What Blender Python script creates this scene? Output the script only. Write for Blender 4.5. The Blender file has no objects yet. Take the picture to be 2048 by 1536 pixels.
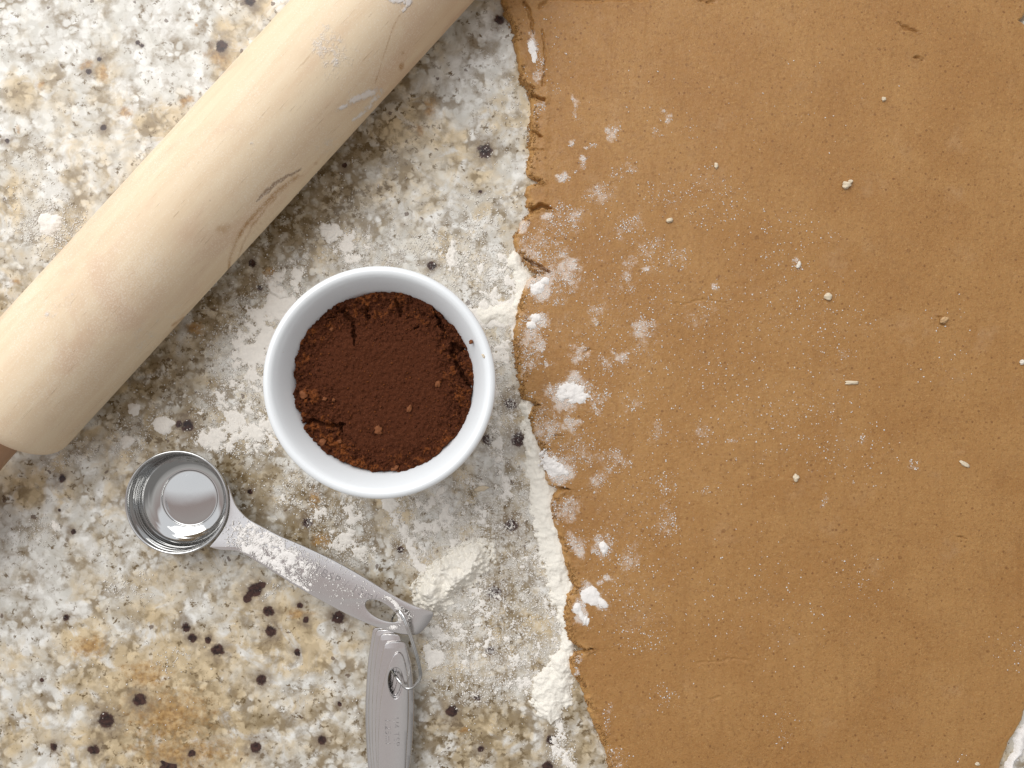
import bpy, bmesh, math, random
import numpy as np
from mathutils import Vector, Matrix

C = bpy.data.collections.new('scene'); bpy.context.scene.collection.children.link(C)
S = bpy.context.scene
random.seed(4); RNG = np.random.default_rng(11)

# ---------------------------------------------------------------- camera, world, lamps
H = 0.345            # camera height above the counter (m)
F = 1547.0           # focal length in photo pixels (photo is 2048 wide)
cam = bpy.data.cameras.new('camera'); cam.sensor_width = 36.0; cam.lens = 36.0 * F / 2048.0
cam.clip_start = 0.01; cam.clip_end = 20
co = bpy.data.objects.new('camera', cam); C.objects.link(co); co.location = (0, 0, H); S.camera = co

W = bpy.data.worlds.new('World'); S.world = W; W.use_nodes = True
nt = W.node_tree; nt.nodes.clear()
wo = nt.nodes.new('ShaderNodeOutputWorld'); bg = nt.nodes.new('ShaderNodeBackground')
tc = nt.nodes.new('ShaderNodeTexCoord'); dt = nt.nodes.new('ShaderNodeVectorMath'); dt.operation = 'DOT_PRODUCT'
dt.inputs[1].default_value = (-0.35, 0.62, 0.70)      # the room is brightest towards the window side and the ceiling
nt.links.new(tc.outputs['Generated'], dt.inputs[0])
cr = nt.nodes.new('ShaderNodeValToRGB')
els = cr.color_ramp.elements
els[0].position = 0.0; els[0].color = (0.17, 0.165, 0.16, 1)
els[1].position = 1.0; els[1].color = (0.64, 0.66, 0.69, 1)
e = els.new(0.32); e.color = (0.40, 0.39, 0.38, 1)
e = els.new(0.64); e.color = (0.31, 0.262, 0.25, 1)
e = els.new(0.73); e.color = (0.66, 0.67, 0.69, 1)
nt.links.new(dt.outputs['Value'], cr.inputs[0]); nt.links.new(cr.outputs[0], bg.inputs[0])
bg.inputs[1].default_value = 1.60; nt.links.new(bg.outputs[0], wo.inputs[0])

def area(name, loc, tgt, sx, sy, power, col):
    l = bpy.data.lights.new(name, 'AREA'); l.shape = 'RECTANGLE'; l.size = sx; l.size_y = sy
    l.energy = power; l.color = col
    o = bpy.data.objects.new(name, l); C.objects.link(o); o.location = loc
    o.rotation_euler = (Vector(tgt) - Vector(loc)).to_track_quat('-Z', 'Y').to_euler()
    return o
area('window_light', (-0.52, 0.66, 0.95), (0.02, 0.0, 0.0), 1.0, 0.8, 10.8, (1.0, 0.98, 0.945))
S.view_settings.view_transform = 'Standard'; S.view_settings.look = 'None'
S.view_settings.exposure = 0.0; S.view_settings.gamma = 1.0

# ---------------------------------------------------------------- helpers
def P(u, v, z=0.0):
    return ((u - 1024.0) / F * (H - z), (768.0 - v) / F * (H - z), z)
def link(name, me, mat=None, parent=None, smooth=True):
    o = bpy.data.objects.new(name, me); C.objects.link(o)
    if mat: me.materials.append(mat)
    if parent: o.parent = parent
    if smooth and len(me.polygons):
        me.polygons.foreach_set('use_smooth', np.ones(len(me.polygons), dtype=bool))
    return o
def tag(o, label=None, cat=None, group=None, kind=None):
    for k, x in (('label', label), ('category', cat), ('group', group), ('kind', kind)):
        if x: o[k] = x
    return o
def empty(name, loc, label, cat, group=None):
    o = bpy.data.objects.new(name, None); C.objects.link(o); o.location = loc; o.empty_display_size = 0.01
    bpy.context.view_layer.update()
    return tag(o, label, cat, group)
def under(o, root):                       # parent while keeping the mesh where it was modelled
    o.parent = root; o.matrix_parent_inverse = root.matrix_world.inverted(); return o
def mesh_np(name, V, Q):
    """V (n,3) floats, Q (m,k) ints with k = 3 or 4"""
    me = bpy.data.meshes.new(name); V = np.asarray(V, dtype=np.float32); Q = np.asarray(Q, dtype=np.int32)
    k = Q.shape[1]
    me.vertices.add(len(V)); me.vertices.foreach_set('co', V.ravel())
    me.loops.add(Q.size); me.loops.foreach_set('vertex_index', Q.ravel())
    me.polygons.add(len(Q)); me.polygons.foreach_set('loop_start', np.arange(0, Q.size, k, dtype=np.int32))
    me.update(calc_edges=True); me.validate()
    return me
def attr(me, name, a):
    t = me.attributes.new(name, 'FLOAT', 'POINT'); t.data.foreach_set('value', np.asarray(a, dtype=np.float32).ravel())
def gridq(nr, nc):
    i = np.arange((nr - 1) * (nc - 1)); r = i // (nc - 1); c = i % (nc - 1); a = r * nc + c
    return np.stack([a, a + nc, a + nc + 1, a + 1], 1)
_lat = {}
def vn(x, y, seed=0):
    if seed not in _lat: _lat[seed] = np.random.default_rng(100 + seed).random((256, 256)).astype(np.float32)
    L = _lat[seed]; x = np.asarray(x, float); y = np.asarray(y, float)
    xi = np.floor(x).astype(int); yi = np.floor(y).astype(int); fx = x - xi; fy = y - yi
    fx = fx * fx * (3 - 2 * fx); fy = fy * fy * (3 - 2 * fy)
    a = L[xi & 255, yi & 255]; b = L[(xi + 1) & 255, yi & 255]; c = L[xi & 255, (yi + 1) & 255]; d = L[(xi + 1) & 255, (yi + 1) & 255]
    return (a * (1 - fx) + b * fx) * (1 - fy) + (c * (1 - fx) + d * fx) * fy
def fbm(u, v, px, octv=4, seed=0, rough=0.5):
    """noise 0..1 with feature size px"""
    s = 0; a = 1; t = 0; f = 1.0 / px
    for k in range(octv):
        s = s + a * vn(u * f + 17.3 * k, v * f + 9.1 * k, seed + k); t += a; a *= rough; f *= 2.03
    return s / t
def sm(x, a, b):
    t = np.clip((x - a) / (b - a), 0, 1); return t * t * (3 - 2 * t)
def ell(u, v, cu, cv, ru, rv, ang=0):
    a = math.radians(ang); du = u - cu; dv = v - cv
    x = du * math.cos(a) + dv * math.sin(a); y = -du * math.sin(a) + dv * math.cos(a)
    return 1 - np.sqrt((x / ru) ** 2 + (y / rv) ** 2)           # 1 at the centre, 0 on the rim, negative outside
def line(u, v, pts):
    """pts (u,v,w): 1 on the line, 0 at distance w"""
    best = np.full(np.shape(u), -9.0)
    for (a, b, w0), (c, d, w1) in zip(pts[:-1], pts[1:]):
        L2 = (c - a) ** 2 + (d - b) ** 2
        t = np.clip(((u - a) * (c - a) + (v - b) * (d - b)) / L2, 0, 1)
        dist = np.hypot(u - (a + t * (c - a)), v - (b + t * (d - b)))
        best = np.maximum(best, 1 - dist / (w0 + t * (w1 - w0)))
    return best
def lathe(prof, n=96, close=False):
    m = len(prof); a = np.linspace(0, 2 * math.pi, n, endpoint=False)
    pr = np.array(prof); V = np.stack([pr[:, None, 0] * np.cos(a), pr[:, None, 0] * np.sin(a), np.repeat(pr[:, 1:2], n, 1)], -1).reshape(-1, 3)
    Q = []
    for i in range(m - 1 + (1 if close else 0)):
        i2 = (i + 1) % m
        for j in range(n):
            k = (j + 1) % n; Q.append((i * n + j, i * n + k, i2 * n + k, i2 * n + j))
    return V, Q
def smooth_path(pts, n=8, closed=False):
    pts = [Vector(p) for p in pts]; out = []; N = len(pts); rng = range(N if closed else N - 1)
    for i in rng:
        if closed: p0, p1, p2, p3 = pts[i - 1], pts[i], pts[(i + 1) % N], pts[(i + 2) % N]
        else: p0, p1, p2, p3 = pts[max(i - 1, 0)], pts[i], pts[i + 1], pts[min(i + 2, N - 1)]
        for k in range(n):
            t = k / n
            out.append(0.5 * ((2 * p1) + (p2 - p0) * t + (2 * p0 - 5 * p1 + 4 * p2 - p3) * t * t + (3 * p1 - p0 - 3 * p2 + p3) * t ** 3))
    if not closed: out.append(pts[-1])
    return out
def tube(name, pts, r, mat, closed=False, sides=10):
    cu = bpy.data.curves.new(name, 'CURVE'); cu.dimensions = '3D'; cu.bevel_depth = r; cu.bevel_resolution = 3; cu.use_fill_caps = True
    sp = cu.splines.new('POLY'); sp.points.add(len(pts) - 1)
    for q, p in zip(sp.points, pts): q.co = (p[0], p[1], p[2], 1)
    sp.use_cyclic_u = closed
    return curve_mesh(name, cu, mat)
def curve_mesh(name, cu, mat):
    t = bpy.data.objects.new('t', cu); S.collection.objects.link(t)
    dg = bpy.context.evaluated_depsgraph_get(); me = bpy.data.meshes.new_from_object(t.evaluated_get(dg)); me.name = name
    bpy.data.objects.remove(t); bpy.data.curves.remove(cu)
    me.materials.clear(); return link(name, me, mat)

class M:
    def __init__(s, name):
        s.m = bpy.data.materials.new(name); s.m.use_nodes = True; s.t = s.m.node_tree; s.t.nodes.clear()
        s.out = s.n('OutputMaterial'); s.b = s.n('BsdfPrincipled'); s.t.links.new(s.b.outputs[0], s.out.inputs[0])
        s.tc = s.n('TexCoord'); s.P = s.tc.outputs['Object']
    def n(s, ty): return s.t.nodes.new('ShaderNode' + ty)
    def set(s, k, v):
        i = s.b.inputs[k]
        if hasattr(v, 'links'): s.t.links.new(v, i)
        else: i.default_value = v if not isinstance(v, tuple) or len(v) == 4 or k in ('Subsurface Radius',) else (*v, 1)
    def lk(s, a, i):
        if hasattr(a, 'links'): s.t.links.new(a, i)
        elif isinstance(a, tuple) and len(a) == 3 and len(i.default_value) == 4: i.default_value = (*a, 1)
        else: i.default_value = a
    def noise(s, sc, det=4, ro=0.5, dist=0.0, vec=None, col=False):
        n = s.n('TexNoise'); n.inputs['Scale'].default_value = sc; n.inputs['Detail'].default_value = det
        n.inputs['Roughness'].default_value = ro; n.inputs['Distortion'].default_value = dist
        s.t.links.new(vec or s.P, n.inputs['Vector']); return n.outputs['Color' if col else 'Fac']
    def vor(s, sc, vec=None, out='Distance', feat='F1', rnd=1.0):
        n = s.n('TexVoronoi'); n.feature = feat; n.inputs['Scale'].default_value = sc; n.inputs['Randomness'].default_value = rnd
        s.t.links.new(vec or s.P, n.inputs['Vector']); return n.outputs[out]
    def at(s, name):
        n = s.n('Attribute'); n.attribute_name = name; return n.outputs['Fac']
    def math(s, op, a, b=0.0, c=None):
        n = s.n('Math'); n.operation = op; s.lk(a, n.inputs[0]); s.lk(b, n.inputs[1])
        if c is not None: s.lk(c, n.inputs[2])
        return n.outputs[0]
    def vm(s, op, a, b):
        n = s.n('VectorMath'); n.operation = op; s.lk(a, n.inputs[0]); s.lk(b, n.inputs[1]); return n.outputs[0]
    def ss(s, x, a, b, lo=0.0, hi=1.0):
        n = s.n('MapRange'); n.interpolation_type = 'SMOOTHSTEP'; s.lk(x, n.inputs[0])
        for k, v in zip((1, 2, 3, 4), (a, b, lo, hi)): n.inputs[k].default_value = v
        return n.outputs[0]
    def mix(s, f, a, b, ty='MIX'):
        n = s.n('Mix'); n.data_type = 'RGBA'; n.blend_type = ty; s.lk(f, n.inputs[0]); s.lk(a, n.inputs[6]); s.lk(b, n.inputs[7]); return n.outputs[2]
    def mapv(s, sc, vec=None, rot=(0, 0, 0)):
        n = s.n('Mapping'); n.inputs['Scale'].default_value = sc; n.inputs['Rotation'].default_value = rot
        s.t.links.new(vec or s.P, n.inputs['Vector']); return n.outputs[0]
    def bump(s, h, st, dist, prev=None):
        n = s.n('Bump'); n.inputs['Strength'].default_value = st; n.inputs['Distance'].default_value = dist
        s.t.links.new(h, n.inputs['Height'])
        if prev: s.t.links.new(prev, n.inputs['Normal'])
        return n.outputs[0]

# ---------------------------------------------------------------- materials
def mat_granite():
    m = M('granite')
    wv = m.vm('SCALE', m.vm('SUBTRACT', m.noise(160, 3, col=True), (0.5, 0.5, 0.5)), (0, 0, 0))
    sc = wv.node; sc.inputs['Scale'].default_value = 0.006
    pw = m.vm('ADD', m.P, wv)                                         # warped position: crystals are irregular
    warm = m.at('warm')
    n1 = m.math('ADD', m.noise(55, 7, 0.62, 0.6), m.math('MULTIPLY', warm, 0.42))
    base = m.mix(m.ss(n1, 0.42, 0.80), (0.66, 0.65, 0.61), (0.62, 0.50, 0.325))
    q = m.math('SUBTRACT', m.noise(85, 8, 0.62, 0.8), m.math('MULTIPLY', warm, 0.11))
    base = m.mix(m.math('MULTIPLY', m.ss(q, 0.43, 0.60), 0.90), base, (0.76, 0.755, 0.73))      # milky quartz
    cell = m.n('SeparateColor'); m.t.links.new(m.vor(300, pw, 'Color', 'SMOOTH_F1'), cell.inputs[0])
    base = m.mix(0.42, base, m.mix(m.ss(cell.outputs[0], 0.2, 0.8), (0.60, 0.57, 0.51), (1.10, 1.10, 1.08)), 'MULTIPLY')
    # brown grain boundaries between the pale crystals
    gb = m.math('MULTIPLY', m.ss(m.vor(260, pw, 'Distance'), 0.34, 0.62), m.ss(m.math('ADD', m.noise(90, 5, 0.6), m.math('MULTIPLY', m.at('olive'), 0.16)), 0.42, 0.66))
    base = m.mix(m.math('MULTIPLY', gb, 0.80), base, (0.20, 0.14, 0.07))
    ol = m.math('ADD', m.noise(62, 9, 0.62, 0.8), m.math('MULTIPLY', m.at('olive'), 0.20))
    base = m.mix(m.math('MULTIPLY', m.ss(ol, 0.52, 0.74), 0.60), base, (0.27, 0.205, 0.115))
    fl = m.math('ADD', m.noise(300, 7, 0.70, 0.3), m.math('MULTIPLY', m.at('olive'), 0.08))
    base = m.mix(m.math('MULTIPLY', m.math('MULTIPLY', m.ss(fl, 0.555, 0.63), m.ss(m.noise(60, 5, .6), .38, .58, .15, 1.0)), 0.95), base, (0.135, 0.09, 0.04))
    v1 = m.vor(150, pw); vc = m.n('SeparateColor'); m.t.links.new(m.vor(150, pw, 'Color'), vc.inputs[0])
    dot = m.math('LESS_THAN', m.math('ADD', v1, m.math('MULTIPLY', m.math('SUBTRACT', m.noise(1200, 2), .5), 0.15)), m.math('MULTIPLY', m.ss(vc.outputs[0], 0.72, 1.0), 0.17))
    base = m.mix(m.math('MULTIPLY', dot, 0.75), base, (0.10, 0.06, 0.04))
    base = m.mix(m.math('MULTIPLY', m.ss(m.math('ADD', m.at('amber'), m.math('MULTIPLY', m.math('SUBTRACT', m.noise(330, 7, 0.7), 0.5), 2.4)), 0.15, 1.1), 0.85), base, m.mix(m.ss(m.noise(500, 4), .35, .65), (0.47, 0.29, 0.115), (0.27, 0.14, 0.045)))
    base = m.mix(m.math('MULTIPLY', m.math('MULTIPLY', m.ss(m.at('halo'), -0.1, 0.7), m.ss(m.noise(300, 5, .65), .25, .55)), 0.85), base, (0.22, 0.17, 0.12))
    sn = m.math('ADD', m.at('spot'), m.math('MULTIPLY', m.math('SUBTRACT', m.noise(420, 6, 0.7), 0.5), 1.5))
    base = m.mix(m.math('MULTIPLY', m.ss(sn, -0.02, 0.34), m.ss(m.noise(700, 4, .7), .2, .42, .72, 1.0)), base, m.mix(m.ss(m.noise(420, 4, .7), .35, .65), (0.018, 0.011, 0.011), (0.070, 0.034, 0.026)))
    # thin smeared flour film
    sw = m.noise(1.0, 4, 0.6, 0.3, vec=m.mapv((420, 34, 60), rot=(0, 0, 0.28)))
    fn = m.math('ADD', m.math('ADD', m.math('MULTIPLY', m.noise(950, 6, 0.75), 1.0), m.math('MULTIPLY', m.noise(200, 5, 0.65), 0.35)), m.math('MULTIPLY', sw, 0.5))
    film = m.ss(m.math('ADD', m.math('MULTIPLY', m.at('film'), .62), m.math('MULTIPLY', m.math('SUBTRACT', fn, 0.92), 2.2)), 0.22, 0.62)
    film = m.math('MULTIPLY', m.math('MULTIPLY', film, 0.60), m.ss(m.at('film'), 0.02, 0.2))
    base = m.mix(film, base, (0.78, 0.76, 0.72))
    m.set('Base Color', base)
    m.set('Roughness', m.math('ADD', m.math('MULTIPLY', film, 0.45), m.ss(m.noise(500, 3), 0.3, 0.8, 0.16, 0.34)))
    m.set('Specular IOR Level', 0.30)
    m.set('Normal', m.bump(m.noise(900, 3), 0.12, 0.0003))
    return m.m
def mat_flour(name, c, bump=0.5):
    m = M(name)
    col = m.mix(m.noise(700, 3), tuple(x * 0.93 for x in c), tuple(min(x * 1.05, 0.93) for x in c))
    m.set('Base Color', col); m.set('Roughness', 1.0); m.set('Specular IOR Level', 0.1)
    m.set('Normal', m.bump(m.noise(2600, 4, 0.7), bump, 0.0004))
    return m.m
def mat_dough():
    m = M('dough')
    base = m.mix(m.ss(m.noise(28, 5, 0.55, 0.5), 0.3, 0.7), (0.350, 0.173, 0.052), (0.400, 0.212, 0.071))
    base = m.mix(m.math('MULTIPLY', m.ss(m.noise(120, 5, 0.65, 0.8), 0.5, 0.75), 0.45), base, (0.30, 0.155, 0.055))
    base = m.mix(m.math('MULTIPLY', m.ss(m.noise(60, 4, 0.6), 0.55, 0.8), 0.35), base, (0.50, 0.315, 0.165))
    v = m.vor(420); vc = m.n('SeparateColor'); m.t.links.new(m.vor(420, out='Color'), vc.inputs[0])
    dot = m.math('LESS_THAN', v, m.math('MULTIPLY', m.ss(vc.outputs[1], 0.45, 1.0), 0.24))
    base = m.mix(m.math('MULTIPLY', dot, 0.60), base, (0.16, 0.065, 0.018))
    v = m.vor(170); vc = m.n('SeparateColor'); m.t.links.new(m.vor(170, out='Color'), vc.inputs[0])
    dot = m.math('LESS_THAN', m.math('ADD', v, m.math('MULTIPLY', m.noise(900), 0.12)), m.math('MULTIPLY', m.ss(vc.outputs[1], 0.7, 1.0), 0.22))
    base = m.mix(m.math('MULTIPLY', dot, 0.55), base, (0.20, 0.085, 0.022))
    base = m.mix(m.math('MULTIPLY', m.ss(m.noise(700, 6, 0.8), 0.50, 0.64), 0.50), base, (0.20, 0.085, 0.022))
    base = m.mix(m.math('MULTIPLY', m.ss(m.noise(850, 5, 0.8, 0.3), 0.52, 0.66), 0.45), base, (0.53, 0.31, 0.12))
    st = m.ss(m.noise(1.0, 5, 0.6, vec=m.mapv((60, 420, 60), rot=(0, 0, 0.5))), 0.60, 0.75)
    base = m.mix(m.math('MULTIPLY', st, 0.20), base, (0.25, 0.11, 0.03))
    base = m.mix(m.math('MULTIPLY', m.at('edge'), 0.38), base, (0.60, 0.35, 0.125))      # the cut rim is paler, drier dough
    sm_ = m.noise(1.0, 5, 0.65, vec=m.mapv((240, 26, 60), rot=(0, 0, 0.15)))
    base = m.mix(m.math('MULTIPLY', m.ss(sm_, 0.50, 0.74), 0.28), base, (0.27, 0.125, 0.035))
    dn = m.math('MULTIPLY', m.math('SUBTRACT', m.math('ADD', m.noise(1500, 4, 0.75), m.math('MULTIPLY', m.noise(420, 3), .6)), 0.80), 1.5)
    film = m.math('MULTIPLY', m.ss(m.math('ADD', m.at('dust'), dn), 0.15, 0.85), m.math('MULTIPLY', m.ss(m.at('dust'), 0.01, 0.25), 0.62))
    base = m.mix(film, base, (0.80, 0.73, 0.67))
    m.set('Base Color', base)
    m.set('Roughness', m.ss(m.noise(300, 4), 0.3, 0.7, 0.38, 0.60)); m.set('Specular IOR Level', 0.4)
    m.set('Subsurface Weight', 0.12); m.set('Subsurface Radius', (0.004, 0.002, 0.001)); m.b.inputs['Subsurface Scale'].default_value = 0.3
    b = m.bump(m.noise(420, 6, 0.65), 0.5, 0.0007)
    m.set('Normal', m.bump(m.noise(1500, 4, 0.7), 0.55, 0.0003, b))
    return m.m
def mat_wood():
    m = M('pale_wood')
    g = m.noise(1.0, 5, 0.6, 0.4, vec=m.mapv((16, 210, 210)))
    g2 = m.noise(1.0, 3, 0.7, 0.0, vec=m.mapv((70, 1500, 1500)))
    base = m.mix(m.ss(g, 0.3, 0.75), (0.81, 0.665, 0.475), (0.76, 0.59, 0.405))
    blot = m.noise(34, 4, 0.55, 1.2, vec=m.mapv((0.6, 1, 1)))
    base = m.mix(m.math('MULTIPLY', m.ss(blot, 0.45, 0.72), 0.6), base, (0.68, 0.48, 0.335))
    base = m.mix(m.math('MULTIPLY', m.ss(g2, 0.62, 0.74), 0.6), base, (0.46, 0.31, 0.17))
    base = m.mix(m.math('MULTIPLY', m.ss(m.at('tan'), 0.0, 1.0), 0.9), base, (0.46, 0.26, 0.11))
    base = m.mix(m.math('MULTIPLY', m.ss(m.math('ADD', m.at('knot'), m.math('MULTIPLY', m.math('SUBTRACT', m.noise(500), 0.5), 0.8)), 0.1, 0.7), 0.75), base, (0.24, 0.14, 0.085))
    fn = m.math('ADD', m.math('MULTIPLY', m.noise(1500, 3, 0.7), 0.9), m.math('MULTIPLY', m.noise(300, 5, .65), 0.9))
    f = m.ss(m.math('ADD', m.at('flour'), m.math('MULTIPLY', m.math('SUBTRACT', fn, 0.92), 1.3)), 0.15, 0.95)
    base = m.mix(f, base, (0.84, 0.80, 0.77))
    dusty = m.math('MULTIPLY', m.ss(m.math('ADD', m.noise(1900, 2, 0.5), m.math('MULTIPLY', m.noise(30, 3), 0.4)), 0.72, 0.90), 0.5)
    base = m.mix(dusty, base, (0.88, 0.78, 0.66))
    m.set('Base Color', base); m.set('Roughness', 0.62); m.set('Specular IOR Level', 0.3)
    b = m.bump(g2, 0.15, 0.0003); b = m.bump(m.noise(1300, 4, 0.7), 0.22, 0.0003, b)
    m.set('Normal', m.bump(f, 0.6, 0.0006, b))
    return m.m
def mat_handlewood():
    m = M('brown_wood'); g = m.noise(1.0, 4, 0.6, vec=m.mapv((20, 400, 400)))
    m.set('Base Color', m.mix(g, (0.34, 0.18, 0.10), (0.52, 0.32, 0.19))); m.set('Roughness', 0.5); return m.m
def mat_porcelain():
    m = M('white_porcelain')
    m.set('Base Color', m.mix(m.ss(m.noise(900, 3, 0.6), 0.70, 0.78), (0.80, 0.83, 0.85), (0.62, 0.57, 0.50)))
    m.set('Roughness', 0.22); m.set('Coat Weight', 0.5); m.set('Coat Roughness', 0.08); return m.m
def mat_sugar():
    m = M('packed_brown_crumb')
    lo = m.at('loose')
    base = m.mix(m.noise(900, 4, 0.7), (0.050, 0.013, 0.005), (0.115, 0.034, 0.013))
    base = m.mix(m.math('MULTIPLY', m.ss(m.noise(1500, 5, 0.8), 0.50, 0.66), .55), base, (0.020, 0.006, 0.003))
    base = m.mix(m.ss(m.math('ADD', lo, m.math('MULTIPLY', m.math('SUBTRACT', m.noise(600, 6, 0.75), 0.5), 2.2)), 0.35, 1.05), base, (0.185, 0.055, 0.014))
    sp = m.math('MULTIPLY', m.math('LESS_THAN', m.vor(1500), 0.20), 0.35)
    base = m.mix(sp, base, (0.26, 0.11, 0.06))
    m.set('Base Color', base); m.set('Roughness', 0.85); m.set('Specular IOR Level', 0.12)
    b = m.bump(m.noise(1600, 4, 0.75), 0.8, 0.0006); m.set('Normal', b); return m.m
def mat_crumb(name, c):
    m = M(name); m.set('Base Color', m.mix(m.noise(1500, 3), tuple(x * .7 for x in c), c)); m.set('Roughness', 0.8)
    m.set('Normal', m.bump(m.noise(2500, 3), 0.5, 0.0004)); return m.m
def mat_steel(name, c, r, brushed=0.0):
    m = M(name)
    n = m.noise(1.0, 3, 0.6, vec=m.mapv((900, 900, 900)))
    m.set('Base Color', m.mix(m.noise(90, 3), tuple(x * .94 for x in c), c)); m.set('Metallic', 1.0)
    m.set('Roughness', m.ss(n, 0.2, 0.8, r * 0.85, r * 1.2))
    if brushed: m.set('Normal', m.bump(m.noise(1.0, 4, 0.7, vec=m.mapv((2500, 2500, 2500))), brushed, 0.0001))
    return m.m
GR = mat_granite(); FL = mat_flour('flour', (0.84, 0.80, 0.74)); FLC = mat_flour('heaped_flour', (0.87, 0.83, 0.745), 0.5)
FLW = mat_flour('flour_on_dough', (0.86, 0.83, 0.80)); DO = mat_dough(); WO = mat_wood(); HW = mat_handlewood(); PO = mat_porcelain(); SU = mat_sugar()
ST = mat_steel('brushed_steel', (0.64, 0.62, 0.615), 0.22, 0.0); SB = mat_steel('polished_steel', (0.55, 0.55, 0.545), 0.06); SE = mat_steel('engraving', (0.34, 0.32, 0.32), 0.55)

# ---------------------------------------------------------------- countertop
def counter():
    us = np.concatenate([np.linspace(-5200, -400, 25), np.arange(-250, 1280, 3.4), np.linspace(1400, 7000, 29)])
    vs = np.concatenate([np.linspace(-3500, -300, 17), np.arange(-150, 1700, 3.4), np.linspace(1850, 5200, 18)])
    v, u = np.meshgrid(vs, us, indexing='ij')
    V = np.stack([(u - 1024) / F * H, (768 - v) / F * H, np.zeros_like(u)], -1).reshape(-1, 3)
    Q = gridq(len(vs), len(us))[:, ::-1]
    # slab sides
    me = mesh_np('countertop', V, Q[:, ::-1])
    du = (fbm(u, v, 22, 3, 3) - .5) * 24; dv = (fbm(u, v, 22, 3, 6) - .5) * 24; uu = u + du; vv = v + dv
    warm = fbm(u, v, 260, 3, 20) * 0.5
    for a in ((330, 1400, 260, 170, .9), (300, 1480, 200, 90, .9), (560, 1250, 200, 150, .5), (230, 110, 70, 110, .6), (30, 190, 60, 70, .6), (1000, 1480, 180, 120, .5),
              (440, 100, 50, 90, .9), (160, 1280, 60, 60, .5), (60, 960, 90, 70, .4), (975, 240, 70, 50, .5)):
        warm = np.maximum(warm, a[4] * sm(ell(uu, vv, *a[:4]), -.3, .8))
    warm = warm - 0.9 * sm(ell(uu, vv, 330, 90, 130, 120), -.2, .6) - 0.5 * sm(ell(uu, vv, 60, 60, 160, 90), -.2, .6) - .4 * sm(ell(uu, vv, 930, 130, 110, 140), -.3, .6) - .4 * sm(ell(uu, vv, 60, 1150, 110, 130), -.3, .6)
    olive = -0.6 * sm(v, 500, 100) * sm(u, 700, 300)
    for a in ((640, 400, 220, 100, -42, 1.0), (460, 600, 90, 70, -40, .9), (330, 800, 120, 120, 0, .8), (480, 950, 90, 60, 0, .9), (620, 1050, 150, 90, 0, .8), (1010, 1150, 80, 200, 0, .6),
              (780, 220, 100, 90, -40, .3), (930, 1440, 200, 120, 0, .6), (740, 1170, 80, 50, 0, .6), (1150, 1450, 60, 90, 0, .6), (260, 1100, 150, 60, 0, .2), (700, 1480, 150, 90, 0, .5), (350, 1450, 150, 90, 0, .5)):
        olive = np.maximum(olive, a[5] * sm(ell(uu, vv, *a[:5]), -.5, .7))
    amber = np.full(u.shape, -1.0)
    for a in ((862, 218, 15, 26, 25), (838, 258, 16, 15, 0), (393, 655, 22, 20, 0), (543, 550, 20, 14, 0), (440, 110, 30, 38, 0), (370, 205, 14, 24, 20), (40, 262, 10, 10, 0), (30, 560, 13, 12, 0),
              (395, 46, 8, 8, 0), (632, 1000, 18, 32, 0), (640, 1085, 26, 20, 0), (340, 1430, 130, 75, 0), (370, 1505, 150, 50, 0), (290, 1350, 70, 40, 0), (180, 1290, 50, 30, 0), (540, 540, 14, 10, 0), (600, 1230, 40, 12, 0), (925, 1460, 18, 12, 0), (205, 145, 18, 22, 0),
              (245, 225, 20, 20, 0), (175, 130, 20, 12, 0), (85, 170, 14, 14, 0)):
        amber = np.maximum(amber, ell(uu, vv, *a) * (0.95 if a[2] > 60 else 1.15) + .12)
    spot = np.full(u.shape, -1.5); halo = np.full(u.shape, -1.0)
    SP = [(970, 302, 17), (443, 92, 14), (998, 40, 11), (500, 2, 12), (212, 1440, 19), (280, 1400, 15), (187, 1500, 12), (109, 1493, 9), (435, 1300, 14), (416, 1280, 8), (373, 1255, 11), (385, 1277, 10), (537, 1222, 13), (541, 1262, 13),
          (510, 1180, 16), (493, 1198, 10), (522, 1360, 12), (513, 1495, 13), (385, 1507, 10), (680, 1406, 6), (962, 1499, 7), (905, 1422, 15), (1102, 1480, 12), (1095, 1534, 14), (330, 1536, 12), (1020, 808, 14), (1036, 880, 17), (975, 880, 14),
          (1022, 1050, 15), (125, 957, 9), (505, 528, 9), (376, 852, 13), (358, 848, 8), (864, 532, 11), (148, 1063, 7), (275, 85, 6), (285, 92, 5), (198, 119, 6), (177, 143, 7), (207, 255, 7), (16, 282, 6), (676, 1235, 15), (705, 1210, 6),
          (615, 1045, 12), (990, 1185, 15), (955, 1395, 8), (790, 560, 7), (600, 1212, 7), (612, 1240, 7), (595, 1305, 8), (133, 1235, 8), (645, 1480, 10), (500, 985, 7), (980, 1300, 10), (870, 1150, 8), (960, 382, 5), (520, 575, 6), (690, 330, 6), (835, 1230, 9), (800, 1100, 8), (120, 1020, 4), (85, 1360, 5)]
    for a, b, r in SP:
        e_ = ell(u + du * .2, v + dv * .2, a, b, r * 1.02, r * .98); spot = np.maximum(spot, e_); halo = np.maximum(halo, ell(uu, vv, a, b, r * 2.6, r * 2.6) * .85)
    spot = np.maximum(spot, line(uu, vv, [(488, 1203, 7), (505, 1185, 10), (522, 1175, 9)]))
    spot = np.maximum(spot, line(uu, vv, [(325, 1520, 5), (345, 1535, 7)]))
    film = np.zeros(u.shape)
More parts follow.
